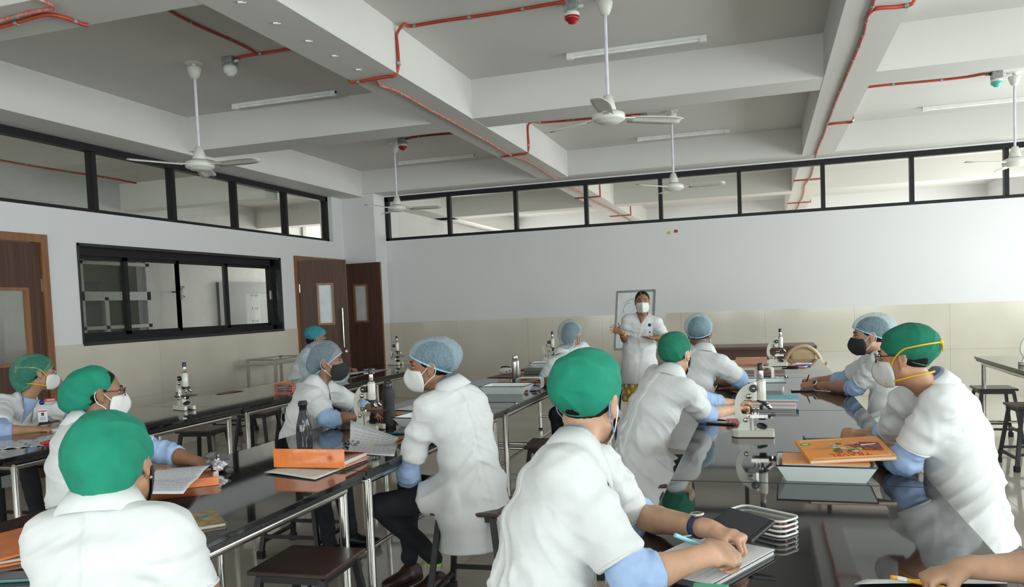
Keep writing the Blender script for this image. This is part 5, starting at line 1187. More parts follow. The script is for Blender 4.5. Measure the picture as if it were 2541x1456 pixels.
# ---- microscope
def make_microscope():
    t = thing('microscope', '', 'microscope')
    out = [(-.099, -.03)] + [(-.099 + .012 * (1 - math.cos(a)), -.045 + .0 * a) for a in ()]
    base = [(-.07, -.052), (.0, -.048), (.095, -.045), (.099, -.04), (.099, -.022), (.03, -.02), (.018, -.012), (.018, .012), (.03, .02), (.099, .022), (.099, .04), (.095, .045), (0, .048), (-.07, .052), (-.09, .035), (-.099, 0), (-.09, -.035)]
    b = MB().prism(base, .004, .032).build('base', MICW, t); md = b.modifiers.new('bevel', 'BEVEL'); md.width = .005; md.segments = 2; md.angle_limit = R(40)
    MB().prism([(x * .985, y * .97) for x, y in base], 0, .005).build('base_pad', mat('red_brown_pad', (.12, .03, .02), .7), t)
    MX = Matrix(((1, 0, 0, 0), (0, 0, -1, 0), (0, 1, 0, 0), (0, 0, 0, 1)))     # polygon drawn in x,z
    p = MB().prism([(-.072, .03), (-.013, .03), (-.013, .088), (-.052, .088), (-.056, .07)], -.018, .018, MX).prism([(-.004, .03), (.006, .03), (.006, .098), (-.004, .098)], -.016, .016, MX).build('pillar', MICW, t)
    arm = bez([(-.056, .066, 0), (-.078, .105, 0), (-.082, .145, 0), (-.072, .195, 0), (-.045, .234, 0), (-.004, .258, 0)], 6) + [Vector((.012, .258, 0)), Vector((.012, .178, 0)), Vector((-.02, .178, 0))] + bez([(-.036, .177, 0), (-.052, .158, 0), (-.055, .135, 0), (-.048, .112, 0), (-.030, .097, 0), (-.013, .092, 0)], 5) + [Vector((-.013, .066, 0))]
    a = MB().prism([(q.x, q.y) for q in arm], -.0125, .0125, MX).build('arm', MICW, t); md = a.modifiers.new('bevel', 'BEVEL'); md.width = .004; md.segments = 2; md.angle_limit = R(50)
    tb = MB().lathe([(.0215, .174), (.0225, .178), (.0225, .266), (.021, .269)], (.043, 0, 0)).build('body_tube', MICW, t)
    MB().lathe([(.0175, .266), (.0205, .268), (.0205, .276), (.014, .279), (.0125, .28), (.0125, .320)], (.043, 0, 0)).build('draw_tube', CHROME, tb)
    MB().lathe([(.0135, .318), (.0140, .322), (.0140, .350), (.012, .353), (.006, .3525), (0, .351)], (.043, 0, 0)).build('eyepiece', BLKP, tb)
    MB().bx((.010, -.011, .176), (.024, .011, .262)).build('rack_block', CHROME, t)
    for s in (-1, 1):
        k = MB().lathe([(.0175, 0), (.0185, .002), (.0185, .014), (.016, .016)], (.007, s * .02, .234), 24, (0, s, 0)).build('coarse_knob', BLKP, t)
        MB().lathe([(.007, 0), (.006, .003), (0, .004)], (.007, s * .036, .234), 12, (0, s, 0)).build('knob_cap', CHROME, k)
        MB().lathe([(.013, 0), (.0135, .002), (.0135, .012), (.008, .016), (0, .017)], (-.014, s * .0125, .196), 20, (0, s, 0)).build('fine_knob', CHROME, t)
        MB().lathe([(.0115, 0), (.0115, .008), (.006, .011), (0, .011)], (-.031, s * .018, .082), 16, (0, s, 0)).build('tilt_bolt', CHROME, t)
    MB().cyl((.007, -.022, .234), (.007, .022, .234), .006).build('knob_shaft', CHROME, t)
    npd = MB().lathe([(.017, .168), (.017, .175)], (.043, 0, 0)).lathe([(.006, -.004), (.031, -.003), (.033, .002), (.03, .006), (.006, .008)], (.050, 0, .164), 24, (.36, 0, .93)).build('nosepiece', BLKP, t)
    MB().lathe([(.011, .158), (.011, .145), (.009, .143), (.0085, .133), (.005, .129), (0, .129)], (.043, 0, 0), 16).build('objective', CHROME, npd)
    for dx, dy in ((.75, -.35), (.75, .45)): MB().lathe([(.011, 0), (.011, .018), (.009, .020), (.0085, .034), (.005, .038), (0, .038)], (.062, dy * .022, .160), 16, (dx, dy, -.75)).build('objective', CHROME, npd)
    st = MB().bbox((-.004, -.055, .104), (.105, .055, .111), .002).build('stage', BLKP, t)
    MB().bx((-.010, -.064, .097), (.070, -.054, .113)).build('slide_rail', STEEL, st)
    MB().bx((.0, -.05, .112), (.03, -.04, .122)).build('slide_holder', STEEL, st)
    MB().bbox((.01, -.03, .1115), (.085, -.005, .1125), .0004).build('slide', CLEARP, st)
    for x in (.006, .024):
        MB().lathe([(.003, .112), (.003, .136), (.0085, .137), (.0085, .144), (.004, .147), (0, .147)], (x, -.056, 0), 12).build('thumb_screw', CHROME, st)
    MB().lathe([(.010, .104), (.021, .102), (.021, .094), (.017, .090), (.017, .082), (0, .082)], (.046, 0, 0)).build('condenser', BLKP, t)
    MB().cyl((.062, -.012, .096), (.088, -.030, .096), .006).build('diaphragm_lever', CHROME, t)
    MB().lathe([(.0, -.004), (.024, -.004), (.026, 0), (.024, .003), (.022, .001), (0, .001)], (.044, 0, .050), 24, (.25, -.35, .9)).build('mirror', BLKP, t)
    MB().cyl((.0, 0, .045), (.03, 0, .047), .004).build('mirror_stem', CHROME, t)
    return t
ms0 = make_microscope(); ms0['group'] = 'microscopes on the tables'
def ms(p, rz, label, first=False):
    if first: ms0.location = (p[0], p[1], TZ); ms0.rotation_euler = (0, 0, rz); ms0['label'] = label; return ms0
    return dup(ms0, (p[0], p[1], TZ), rz, label, 'microscopes on the tables')
ms(zat(1868, 1082, TZ), .02, 'cream microscope standing alone on the right row, the largest', True)
ms(zat(912, 1066, TZ), -.18, 'cream microscope between the grey and the black bottle on the middle row')
ms(zat(457, 1016, TZ), -.42, 'cream microscope on the left row below the sliding window')
ms(zat(981, 905, TZ), -.3, 'cream microscope at the far end of the left row against the back wall')
ms(zat(1926, 908, TZ), 0, 'cream microscope on the far right row end by the plastic chair')
ms(zat(1364, 899, TZ), -.1, 'cream microscope half hidden behind the person in the grey hair net')
ms((2.13, 7.62), 0, 'cream microscope cut by the right edge of the picture')
# ---- trays
def tray(p, rz, L, W, H, label, group='white enamel trays'):
    t = thing('enamel_tray', label, 'tray', (p[0], p[1], TZ), rz, group); a = .035
    def ringp(e, z): return [(-L / 2 + e, -W / 2 + e, z), (L / 2 - e, -W / 2 + e, z), (L / 2 - e, W / 2 - e, z), (-L / 2 + e, W / 2 - e, z)]
    vs = ringp(a, 0) + ringp(0, H) + ringp(.004, H) + ringp(a + .003, .003)
    fs = [(3, 2, 1, 0)] + [(i, (i + 1) % 4, 4 + (i + 1) % 4, 4 + i) for i in range(4)] + [(4 + i, 4 + (i + 1) % 4, 8 + (i + 1) % 4, 8 + i) for i in range(4)] + [(8 + i, 8 + (i + 1) % 4, 12 + (i + 1) % 4, 12 + i) for i in range(4)] + [(12, 13, 14, 15)]
    MB().add(vs, fs).build('pan', ENAM, t)
    MB().tube(ringp(0, H), .003, 6, True).build('rim', RIM, t)
    return t
tray((.205, 3.115), -.03, .335, .25, .062, 'white enamel tray holding orange books on the right row')
tray((-1.905, 5.86), -.02, .36, .27, .06, 'empty looking white enamel tray on the middle row')
tray((.0, 5.99), -.02, .29, .30, .06, 'white enamel tray behind the blue notebook on the right row')
tray((-1.90, 4.26), -.1, .3, .24, .055, 'white enamel tray half hidden by the man in the blue hair net')
tray((-2.22, 8.2), 0, .3, .26, .055, 'white enamel tray at the far end of the middle row')
tray((-3.99, 6.86), .3, .26, .22, .06, 'white enamel tray in front of the black mask on the left row')
tray((.17, 4.0 + 3.0), 0, .0 + .24, .2, .05, 'small enamel tray under the far pencil case on the right row') if False else None
# things in the middle tray
tag(MB().lathe([(0, 0), (.05, .002), (.06, .006), (.05, .010), (0, .012)], n=16).build('specimen_dish', mat('dark_teal_glaze', (.05, .11, .12), .3), None, (-1.95, 5.84, TZ + .004)), 'dark teal dish lying in the middle row tray', 'dish')
t = thing('bead_keyring', 'cluster of beads and a brown tag lying in the middle row tray', 'keyring', (-1.83, 5.83, TZ + .004))
for k in range(7): MB().ell((random.uniform(-.03, .03), random.uniform(-.015, .015), .012), (.009, .009, .009), 8).build('bead', mat('bone_bead', (.55, .47, .33), .4), t)
MB().bbox((.02, -.012, 0), (.10, .012, .02), .004).build('wooden_tag', mat('brown_tag', (.16, .08, .05), .5), t)
# ---- books, papers, folders
def book(p, rz, L, W, H, cm, label, cat='book', pages=PAGES, name='notebook', group=None, z=TZ, tilt=0):
    t = thing(name, label, cat, (p[0], p[1], z), rz, group)
    if tilt: t.rotation_euler = (0, tilt, rz)
    MB().bbox((-L / 2 + .003, -W / 2 + .003, .002), (L / 2 - .003, W / 2 - .003, H - .002), .001).build('pages', pages, t)
    MB().bbox((-L / 2, -W / 2, H - .002), (L / 2, W / 2, H), .0008).build('front_cover', cm, t); MB().bbox((-L / 2, -W / 2, 0), (L / 2, W / 2, .002), .0008).build('back_cover', cm, t)
    MB().bbox((-L / 2 - .001, -W / 2, 0), (-L / 2 + .002, W / 2, H), .0008).build('spine', cm, t)
    return t
def sheet(name, pts, label, m=PAPER, z=TZ + .001, curl=None, cat='paper', nl=0, group=None, lm=INK):
    """quadrilateral sheet lying on the table; curl lifts the far left corner; corner order near left, near right, far right, far left"""
    P = [V3(*q[:2], 0) for q in pts]; c = sum(P) / 4; rows = []
    for i in range(11):
        v = i / 10; row = []
        for j in range(11):
            u = j / 10; q = (P[0] * (1 - u) + P[1] * u) * (1 - v) + (P[3] * (1 - u) + P[2] * u) * v - c
            q[2] = .0015 * math.sin(u * 5 + v * 3) + .0015
            if curl: q[2] += curl(u, v)
            row.append(Vector(q))
        rows.append(row)
    o = solidify(MB().grid(rows).build(name, m, None, (c[0], c[1], z)), .0006, 1)
    if nl:
        for k in range(nl):
            v = .08 + .84 * k / (nl - 1); pts_ = []; u = .08; mb = MB()
            while u < .9:
                l = random.uniform(.04, .12); a_ = [min(u, .95), min(u + l, .95)]; qs = []
                for uu in a_:
                    q = (P[0] * (1 - uu) + P[1] * uu) * (1 - v) + (P[3] * (1 - uu) + P[2] * uu) * v - c; q[2] = .0032 + .0015 * math.sin(uu * 5 + v * 3) + (curl(uu, v) if curl else 0); qs.append(Vector(q))
                mb.tube(qs, .0009, 4); u += l + .025
            mb.build('line_of_writing', lm, o)
    return tag(o, label, cat, group)
# books in the right tray, the top one with a printed cover
book((.205, 3.118), -.03, .295, .205, .03, ORANGEC, 'plain orange book lying in the enamel tray', name='orange_book', z=TZ + .037)
b = book((.275, 3.145), .20, .30, .215, .014, ORANGEC, 'orange travel picture book on top in the enamel tray', name='picture_book', z=TZ + .089)
b.rotation_euler = (R(10), R(-2), .20)
zt = .0145
def flat(mb, poly, m, name, par, z=zt, label=None): 
    mb.prism(poly, z, z + .0006); return mb.build(name, m, par, None, label)
flat(MB(), [(.125 + .02 * math.cos(a) - .25, .055 + .011 * math.sin(a)) for a in np.linspace(0, 6.2, 16)], mat('green_print', (.01, .33, .09), .4), 'green_oval_mark', b)
flat(MB(), [(-.135, .052), (-.115, .052), (-.115, .057), (-.135, .057)], mat('white_print', (.8, .8, .75), .4), 'white_word_in_mark', b, zt + .0007)
rr_ = random.Random(4)
for k in range(60):
    x, y = rr_.uniform(-.07, .08), rr_.uniform(-.05, .05)
    if (x - .01) ** 2 / .0055 + y * y / .0024 > 1: continue
    s_ = rr_.uniform(.008, .018); flat(MB(), [(x + s_ * rr_.uniform(.6, 1) * math.cos(a), y + .7 * s_ * rr_.uniform(.6, 1) * math.sin(a)) for a in np.linspace(0, 5.6, 8)], mat(*[('leaf_print', (.03, .16, .02), .4), ('stone_print', (.38, .30, .22), .4), ('red_print', (.36, .06, .04), .4), ('pale_print', (.62, .55, .45), .4)][k % 4]), 'picture_patch', b, zt + .00005 * k)
flat(MB(), [(.055, -.03), (.125, -.045), (.13, .03), (.065, .045)], mat('dark_red_print2', (.24, .035, .02), .4, var=.5, vs=90), 'picture_frame', b, zt + .003)
flat(MB(), [(.06, .005), (.115, .012), (.117, .02), (.062, .016)], MATS['white_print'], 'picture_banner', b, zt + .0038)
flat(MB(), [(-.14, -.002), (-.06, .0), (-.02, .012), (-.05, .012)], MATS['stone_print'], 'picture_tower', b, zt + .003)
for x0_, x1_, y0_, y1_ in ((-.135, .135, -.092, -.0905), (.1335, .135, -.092, -.06), (-.135, -.1335, .07, .09), (-.135, .02, .0905, .092)): flat(MB(), [(x0_, y0_), (x1_, y0_), (x1_, y1_), (x0_, y1_)], MATS['white_print'], 'cover_rule', b)
def text(s, size, m, parent, loc, rz=0, name='lettering'):
    cu = bpy.data.curves.new(name, 'FONT'); cu.body = s; cu.size = size; cu.extrude = .0004
    o = bpy.data.objects.new(name, cu); COL.objects.link(o); dg = bpy.context.evaluated_depsgraph_get(); me = bpy.data.meshes.new_from_object(o.evaluated_get(dg)); bpy.data.objects.remove(o); bpy.data.curves.remove(cu)
    me.materials.clear(); me.materials.append(m); n = link(name, me, parent, loc); n.rotation_euler = (0, 0, rz); return n
text('TRAVEL', .042, mat('red_lettering', (.50, .03, .015), .4), b, (.075, -.052, zt), R(180))
# writer's notebook, tablet and pencil case on the nearest right table
nb = [zat(1745, 1438, TZ + .016), zat(1917, 1347, TZ + .016), zat(1690, 1338, TZ + .016), zat(1602, 1386, TZ + .016)]
c = (nb[0] + nb[1] + nb[2] + nb[3]) / 4
nr = math.atan2(nb[1][1] - nb[0][1], nb[1][0] - nb[0][0])
b = book((-.155, 2.05), nr, .33, .22, .014, mat('grey_cover', (.10, .10, .11), .5), 'open white notebook under the writing hands at centre', name='notebook'); b.rotation_euler = (0, 0, nr)
MB().bbox((-.163, -.108, .0142), (.165, .11, .0165), .0008).build('top_page', PAPER, b); ln_ = bpy.data.objects.new('written_lines', None); COL.objects.link(ln_); ln_.parent = b; ln_.location = (-.15, -.095, 0); lines(ln_, .22, .18, .0166, 8, mat('faint_ink', (.5, .5, .56), .8), .05)
tz_ = TZ + .066
c = zat(1836, 1302, tz_)
tb = thing('tablet_computer', 'black cased tablet lying on the white pencil case', 'tablet', tuple(c)); tb.rotation_euler = (R(17), R(4), R(-34))
wx, wy = .074, .056
MB().bbox((-wx, -wy, -.006), (wx, wy, .006), .004).build('case', mat('black_tablet_case', (.018, .018, .02), .5, bump=.3, bs=120), tb)
MB().bbox((-wx + .01, -wy + .008, .0058), (wx - .014, wy - .008, .007), .001).build('cover', mat('dark_slate_cover', (.035, .034, .042), .55, bump=.25, bs=90), tb)
def pencil_case(p, rz, L, W, H, em, label, layers=3, upright=False, zipn=True):
    t = thing('pencil_case', label, 'pencil case', (p[0], p[1], TZ), rz, 'clear vinyl pencil cases')
    def rr(z, w=W, l=L, r=.025):
        P = []
        for cx, cy, a0 in ((l / 2 - r, w / 2 - r, 0), (-l / 2 + r, w / 2 - r, 90), (-l / 2 + r, -w / 2 + r, 180), (l / 2 - r, -w / 2 + r, 270)):
            for k in range(6): a = R(a0 + 18 * k); P.append((cx + r * math.cos(a), cy + r * math.sin(a), z))
        return P
    if upright: TR = lambda P: [(x, z - H / 2, y + W / 2 + .003) for x, y, z in P]
    else: TR = lambda P: [(x, y, z + .004) for x, y, z in P]
    lv = [H * k / layers for k in range(layers + 1)]
    for z in lv: MB().tube(TR(rr(z)), .0035, 6, True).build('piping', em, t)
    pts = [TR(rr(z)) for z in lv]; mb = MB(); n = len(pts[0])
    mb.add(pts[0] + pts[-1], [(i, (i + 1) % n, n + (i + 1) % n, n + i) for i in range(n)] + [tuple(range(n)), tuple(range(2 * n - 1, n - 1, -1))]).build('vinyl', CLEARP, t)
    cols = [('blue_pen', (.03, .05, .35)), ('dark_pen', (.02, .02, .02)), ('red_pen', (.5, .03, .03)), ('pink_rubber', (.7, .2, .25)), ('orange_pen', (.75, .22, .02)), ('dark_pen', (.02, .02, .02))]
    for k, (nm, cc) in enumerate(cols):
        y = -W * .32 + W * .62 * k / 5; z = H * (.35 + .3 * (k % 2)); q = TR([(-L * .38, y, z), (L * (.25 + .1 * (k % 3)), y + .01 * (-1) ** k, z)])
        MB().cyl(q[0], q[1], .0042, n=8).build('pen', mat(nm, cc, .4), t)
    return t
WPIPE = mat('white_piping', (.72, .71, .68), .4)
pencil_case(zat(1893, 1312, TZ), R(-36), .19, .09, .042, WPIPE, 'clear pencil case with white piping under the tablet')
pencil_case((-1.80, 6.13), -.03, .21, .085, .07, WPIPE, 'clear pencil case with white piping behind the middle row tray', 2, True)
pencil_case((-3.90, 5.86), .12, .17, .085, .06, mat('orange_piping', (.75, .14, .04), .4), 'clear pencil case with orange piping on the left row', 2, True)
pencil_case((.0, 6.62), -.2, .13, .10, .09, WPIPE, 'upright clear pencil case behind the far enamel tray', 3, True)
# silver pouch
sp_ = MB(); rows = []
for i in range(9):
    u = i / 8; row = []
    for k in range(17):
        a = 2 * math.pi * k / 16; r = (.036 + .008 * math.sin(u * 9 + k)) * (1 if 0 < i < 8 else .75); row.append(((u - .5) * .22, r * 1.25 * math.cos(a), .032 + r * .8 * math.sin(a) + .004 * math.sin(u * 17 + k * 2)))
    rows.append(row)
p_ = zat(540, 1163, TZ); t = thing('silver_pouch', 'crinkled silver pencil pouch beside the handwritten notebook', 'pouch', (p_[0], p_[1], TZ + .004), R(-48))
sp_.grid(rows).add([q for q in rows[0][:-1]], [tuple(range(15, -1, -1))]).add([q for q in rows[-1][:-1]], [tuple(range(16))]).build('pouch_body', mat('crinkled_silver_vinyl', (.30, .28, .30), .2, .5, var=.4, vs=30, bump=.6, bs=60), t)
MB().bx((-.09, -.006, .062), (.1, .006, .0665)).build('zip', BLKP, t); MB().bx((.085, -.004, .055), (.095, .004, .075)).build('zip_pull', CHROME, t)
# handwritten notebook on an orange folder before the person in glasses
fo = thing('orange_folder', 'orange folder under the handwritten notebook', 'folder', (-2.33, 2.68, TZ), R(-52))
MB().bbox((-.17, -.13, 0), (.17, .13, .004), .001).build('back_cover', ORANGE, fo)
MB().add([(-.17, -.13, .034), (.17, -.13, .030), (.17, .13, .012), (-.17, .13, .012), (-.17, -.13, .030), (.17, -.13, .026), (.17, .13, .008), (-.17, .13, .008)], [(0, 1, 2, 3), (7, 6, 5, 4), (0, 4, 5, 1), (1, 5, 6, 2), (2, 6, 7, 3), (3, 7, 4, 0)]).build('front_cover', ORANGE, fo)
MB().bbox((-.17, -.134, 0), (.17, -.128, .034), .002).build('spine', ORANGE, fo); MB().bbox((-.16, -.12, .005), (.16, .125, .010), .001).build('pages', PAGES, fo)
fo.rotation_euler = (0, 0, R(38))
zb_ = TZ + .040
P_ = [zat(330, 1226, zb_), zat(455, 1222, zb_), zat(523, 1153, zb_), zat(398, 1160, zb_)]
sheet('open_notebook', P_, 'open notebook with lines of handwriting at lower left', z=zb_ - .004, curl=lambda u, v: .006 * abs(math.sin(v * 6.28)), cat='notebook', nl=14)
# near left folder and phone on the middle row
c_ = (zat(0, 1442, TZ) + zat(85, 1422, TZ) + zat(82, 1318, TZ + .05) + zat(-20, 1325, TZ + .05)) / 4
fo2 = dup(fo, (-2.14, 1.83, TZ), R(140), 'thick orange folder at the left picture edge', None)
fo2.scale = (1, 1, 1.5)
def phone(p, rz, cm, label, z=TZ):
    t = thing('phone', label, 'phone', (p[0], p[1], z), rz, 'phones on the tables')
    MB().bbox((-.076, -.037, 0), (.076, .037, .009), .004).build('case', cm, t); MB().bbox((-.072, -.034, .0088), (.072, .034, .0095), .001).build('screen', SCREEN, t)
phone((-1.93, 1.60), R(20), mat('teal_edged_case', (.10, .24, .25), .3), 'phone with a pale teal edge beside the orange folder')
phone((.245, 3.93), .12, TEALC, 'dark green phone beside the clasped hands'); phone((-1.95, 3.95), .05, TEALC, 'green cased phone beside the man in the blue hair net'); phone((.25, 5.84), .0, BLKP, 'black phone in front of the wrist watch')
phone((-.22, 4.36), -.3, BLKP, 'black phone by the small green capped person')
# printed magazine
b = book((-1.80, 2.16), R(-42), .20, .15, .012, mat('magazine_cover', (.50, .33, .14), .4, two=(.12, .09, .05), vs=30), 'printed magazine at the edge of the nearest middle table', name='magazine')
MB().bx((-.1, -.075, .0122), (.1, -.045, .0127)).build('white_banner', PAPER, b); text('Itself', .022, mat('navy_lettering', (.02, .03, .12), .5), b, (.0, -.07, .0126))
MB().ell((-.03, .03, .0122), (.022, .014, .001), 12).build('teal_patch', mat('teal_print', (.02, .25, .27), .5), b)
# orange binder on newspapers
bi = thing('ring_binder', 'glossy orange binder lying with its spine to the viewer', 'binder', (-1.885, 2.98, TZ + .012), R(3))
MB().bbox((-.17, 0, 0), (.17, .006, .082), .003).build('spine', ORANGE, bi)
rows = [[Vector((x, y, .080 - .052 * (y / .25) ** .7 + .004 * math.sin(y * 18))) for x in np.linspace(-.168, .168, 6)] for y in np.linspace(.004, .27, 10)]
solidify(MB().grid(rows).build('front_cover', ORANGE, bi), .003); MB().bbox((-.168, .003, 0), (.168, .26, .004), .001).build('back_cover', ORANGE, bi)
MB().bbox((-.155, .02, .005), (.155, .255, .022), .002).build('pages', PAGES, bi); MB().lathe([(.010, 0), (.010, .002), (.016, .002), (.016, 0)], (.105, -.0005, .042), 20, (0, -1, 0)).build('finger_ring', ORANGE, bi)
sheet('newspaper', [zat(655, 1173, TZ + .004), zat(782, 1190, TZ + .004), zat(915, 1138, TZ + .004), zat(800, 1128, TZ + .004)], 'folded newspaper under the orange binder', mat('newsprint', (.66, .64, .60), .85, var=.06, vs=60), curl=lambda u, v: .004 * (1 - v), cat='newspaper')
sheet('loose_notes', [zat(862, 1128, TZ), zat(978, 1132, TZ), zat(992, 1088, TZ), zat(872, 1090, TZ)], 'loose sheets with writing beside the orange binder', curl=lambda u, v: .06 * max(0, v - .35) ** 2 * (1 - u) * 4, nl=12)
t = thing('pen', 'clear ballpoint pen with a yellow tip on the loose sheets', 'pen', tuple(zat(958, 1104, TZ + .018)), R(10)); MB().cyl((-.06, 0, 0), (.07, 0, 0), .004, n=8).build('barrel', CLEARP, t); MB().cyl((-.075, 0, 0), (-.06, 0, 0), .0022, .004, n=8).build('tip', mat('yellow_tip', (.8, .4, .02), .4), t)
sheet('plastic_bag', [zat(850, 1108, TZ), zat(885, 1112, TZ), zat(905, 1095, TZ), zat(870, 1092, TZ)], 'crumpled clear bag beside the loose sheets', CLEARP, curl=lambda u, v: .025 * abs(math.sin(u * 9) * math.cos(v * 8)), cat='plastic bag')
sheet('pink_pouch', [zat(940, 1092, TZ), zat(1000, 1092, TZ), zat(1005, 1083, TZ), zat(945, 1083, TZ)], 'flat pink and orange pouch beside the green cased phone', mat('pink_print', (.62, .10, .24), .4, two=(.7, .16, .03), vs=40), curl=lambda u, v: .008 * math.sin(3.14 * u) * math.sin(3.14 * v), cat='pouch')
book((-2.28, 5.28), .1, .24, .18, .02, mat('orange_photo_cover', (.50, .20, .07), .4, two=(.22, .11, .05), vs=14), 'orange notebook behind the black bottle', name='notebook')
sheet('loose_notes', [(-2.4, 4.85), (-2.12, 4.8), (-2.1, 5.05), (-2.38, 5.1)], 'white notes lying beside the black bottle'); sheet('pink_notebook', [(-2.42, 4.45), (-2.12, 4.42), (-2.1, 4.62), (-2.4, 4.66)], 'pink and orange notebook by the leaning woman', MATS['pink_print'], cat='notebook', curl=lambda u, v: .006)
# bottles
p_ = zat(757, 1112, TZ); t = thing('water_bottle', 'smoky grey twisted water bottle with a faceted cap', 'bottle', (p_[0], p_[1], TZ)); rows = []
prof = [(.036, 0), (.0385, .01), (.039, .05), (.0385, .09), (.036, .12), (.030, .15), (.022, .18), (.018, .195)]
for z in np.linspace(0, .195, 40):
    i = max(j for j in range(len(prof)) if prof[j][1] <= z + 1e-9); j = min(i + 1, len(prof) - 1); f = (z - prof[i][1]) / max(prof[j][1] - prof[i][1], 1e-6); r = prof[i][0] + (prof[j][0] - prof[i][0]) * f
    rows.append([Vector((r * (1 + .035 * math.sin(5 * a + z * 32)) * math.cos(a), r * (1 + .035 * math.sin(5 * a + z * 32)) * math.sin(a), z)) for a in np.linspace(0, 2 * math.pi, 41)])
MB().grid(rows).lathe([(0, 0), (.036, 0)]).build('body', SMOKE, t)
MB().lathe([(.037, .004), (.0375, .05), (.037, .088), (0, .088)], n=24).build('water', mat('dark_water', (.02, .022, .025), .1), t)
MB().lathe([(.019, .19), (.019, .215), (.021, .216)], n=20).build('neck', BLKP, t); MB().lathe([(.021, .213), (.027, .221), (.027, .228), (.022, .24), (0, .241)], n=6, smooth=False).build('cap', BLKP, t)
p_ = zat(967, 1058, TZ); t = thing('water_bottle', 'tall matt black water bottle behind the microscope', 'bottle', (p_[0], p_[1], TZ))
MB().lathe([(.034, 0), (.0365, .006), (.0365, .02), (.034, .1), (.034, .15), (.037, .18), (.036, .2), (.028, .222), (.024, .23)]).build('body', mat('matt_black_bottle', (.022, .022, .023), .6, bump=.2, bs=200), t)
MB().lathe([(.025, .226), (.026, .23), (.026, .252), (.024, .256), (0, .256)]).build('cap', BLKP, t); MB().tube(bez([(-.02, 0, .255), (-.012, 0, .268), (.012, 0, .268), (.022, 0, .258)], 4), .005, 6).build('carry_loop', BLKP, t)
p_ = zat(1288, 936, TZ); t = thing('steel_bottle', 'brushed steel bottle standing behind the middle row tray', 'bottle', (-2.12, 6.78, TZ))
MB().lathe([(.034, 0), (.036, .004), (.036, .165), (.034, .178), (.026, .188), (.024, .19)], n=32).build('body', STEEL, t); MB().lathe([(.0245, .19), (.025, .192), (.025, .222), (.023, .226), (0, .226)], n=24).build('cap', CHROME, t)
# far middle row papers and boxes
sheet('brown_card', [(-2.5, 7.05), (-1.95, 7.0), (-1.95, 7.5), (-2.42, 7.55)], 'brown card sheet under the spotted pouch', BROWNC); sheet('pink_card', [zat(1190, 960, TZ), zat(1262, 958, TZ), zat(1268, 945, TZ), zat(1240, 947, TZ)], 'pink card behind the middle row tray', PINKC)
sheet('brown_card', [(-2.45, 7.75), (-2.0, 7.7), (-2.0, 8.05), (-2.4, 8.1)], 'brown card sheet beyond the green box', BROWNC)
t = thing('spotted_pouch', 'white pouch with coloured spots and a black zip', 'pouch', (-2.40, 7.36, TZ + .004)); MB().ell((0, 0, .035), (.085, .04, .035), 16).build('pouch_body', mat('off_white_cloth', (.6, .6, .54), .8), t)
for k, cc in enumerate(((.35, .5, .35), (.1, .25, .5), (.5, .05, .08), (.15, .3, .55))): MB().ell((-.05 + .033 * k, -.035 + .004 * (k % 2), .03 + .012 * (k % 2)), (.011, .006, .010), 8).build('spot', mat('spot_%d' % k, cc, .7), t)
MB().tube(bez([(-.05, 0, .068), (0, -.01, .078), (.05, 0, .066)], 5), .007, 6).build('zip_flap', BLKP, t)
tag(MB().bbox((-.10, -.11, 0), (.10, .11, .03), .004).bbox((-.102, -.112, .026), (.102, .112, .036), .003).build('green_box', DKGREEN, None, (-2.10, 7.42, TZ + .004)), 'dark green box behind the steel bottle', 'box')
tag(MB().box((0, 0, .03), (.06, .002, .06), .2).box((.0, .012, .03), (.06, .002, .06), .3).box((0, .006, .004), (.06, .03, .002), .25).build('folded_paper', PAPER, None, (-2.27, 7.30, TZ + .004)), 'small folded white paper beside the spotted pouch', 'paper')
sheet('pale_green_paper', [(-1.98, 6.62), (-1.72, 6.6), (-1.74, 6.9), (-1.98, 6.9)], 'pale green paper by the far seated woman', mat('pale_green', (.42, .52, .42), .7))
# right row: papers and books
sheet('handout', [zat(2120, 1452, TZ), zat(2500, 1462, TZ), zat(2500, 1436, TZ), zat(2150, 1440, TZ)], 'white handout under the writing hand at lower right', curl=lambda u, v: .012 * u * (1 - v))
tag(MB().bbox((-.03, -.03, 0), (.05, .03, .02), .004).build('green_eraser_box', mat('mint_plastic', (.10, .50, .33), .4), None, (zat(1752, 1478, TZ)[0], zat(1752, 1478, TZ)[1], TZ)), 'mint green box peeping in at the bottom edge', 'box')
s1 = book((.03, 5.05), -.06, .30, .22, .022, LILAC, 'stack bottom lilac notebook before the small green cap', name='notebook', group='stacked notebooks on the right row'); s2 = book((.035, 5.06), -.03, .29, .215, .016, mat('orange_edge_cover', (.70, .22, .10), .5), 'orange edged notebook in the middle of the stack', name='notebook', z=TZ + .022, group='stacked notebooks on the right row')
s3 = book((.06, 5.10), -.04, .27, .21, .014, CYAN, 'bright blue picture notebook on top of the stack', name='notebook', z=TZ + .038, group='stacked notebooks on the right row')
flat(MB(), [(-.12, .0), (-.03, .03), (.05, .05), (.02, .06), (-.09, .06)], MATS['stone_print'], 'picture_patch', s3, .0142); flat(MB(), [(-.11, -.05), (-.05, -.03), (-.03, .0), (-.1, .0)], MATS['red_print'], 'picture_patch', s3, .0145)
flat(MB(), [(.09 + .016 * math.cos(a), -.075 + .010 * math.sin(a)) for a in np.linspace(0, 6.2, 14)], MATS['green_print'], 'green_oval_mark', s3, .0142)
sheet('loose_notes', [zat(1770, 1040, TZ), zat(1838, 1048, TZ), zat(1862, 1030, TZ), zat(1800, 1024, TZ)], 'white sheet under the arm of the small green capped person')
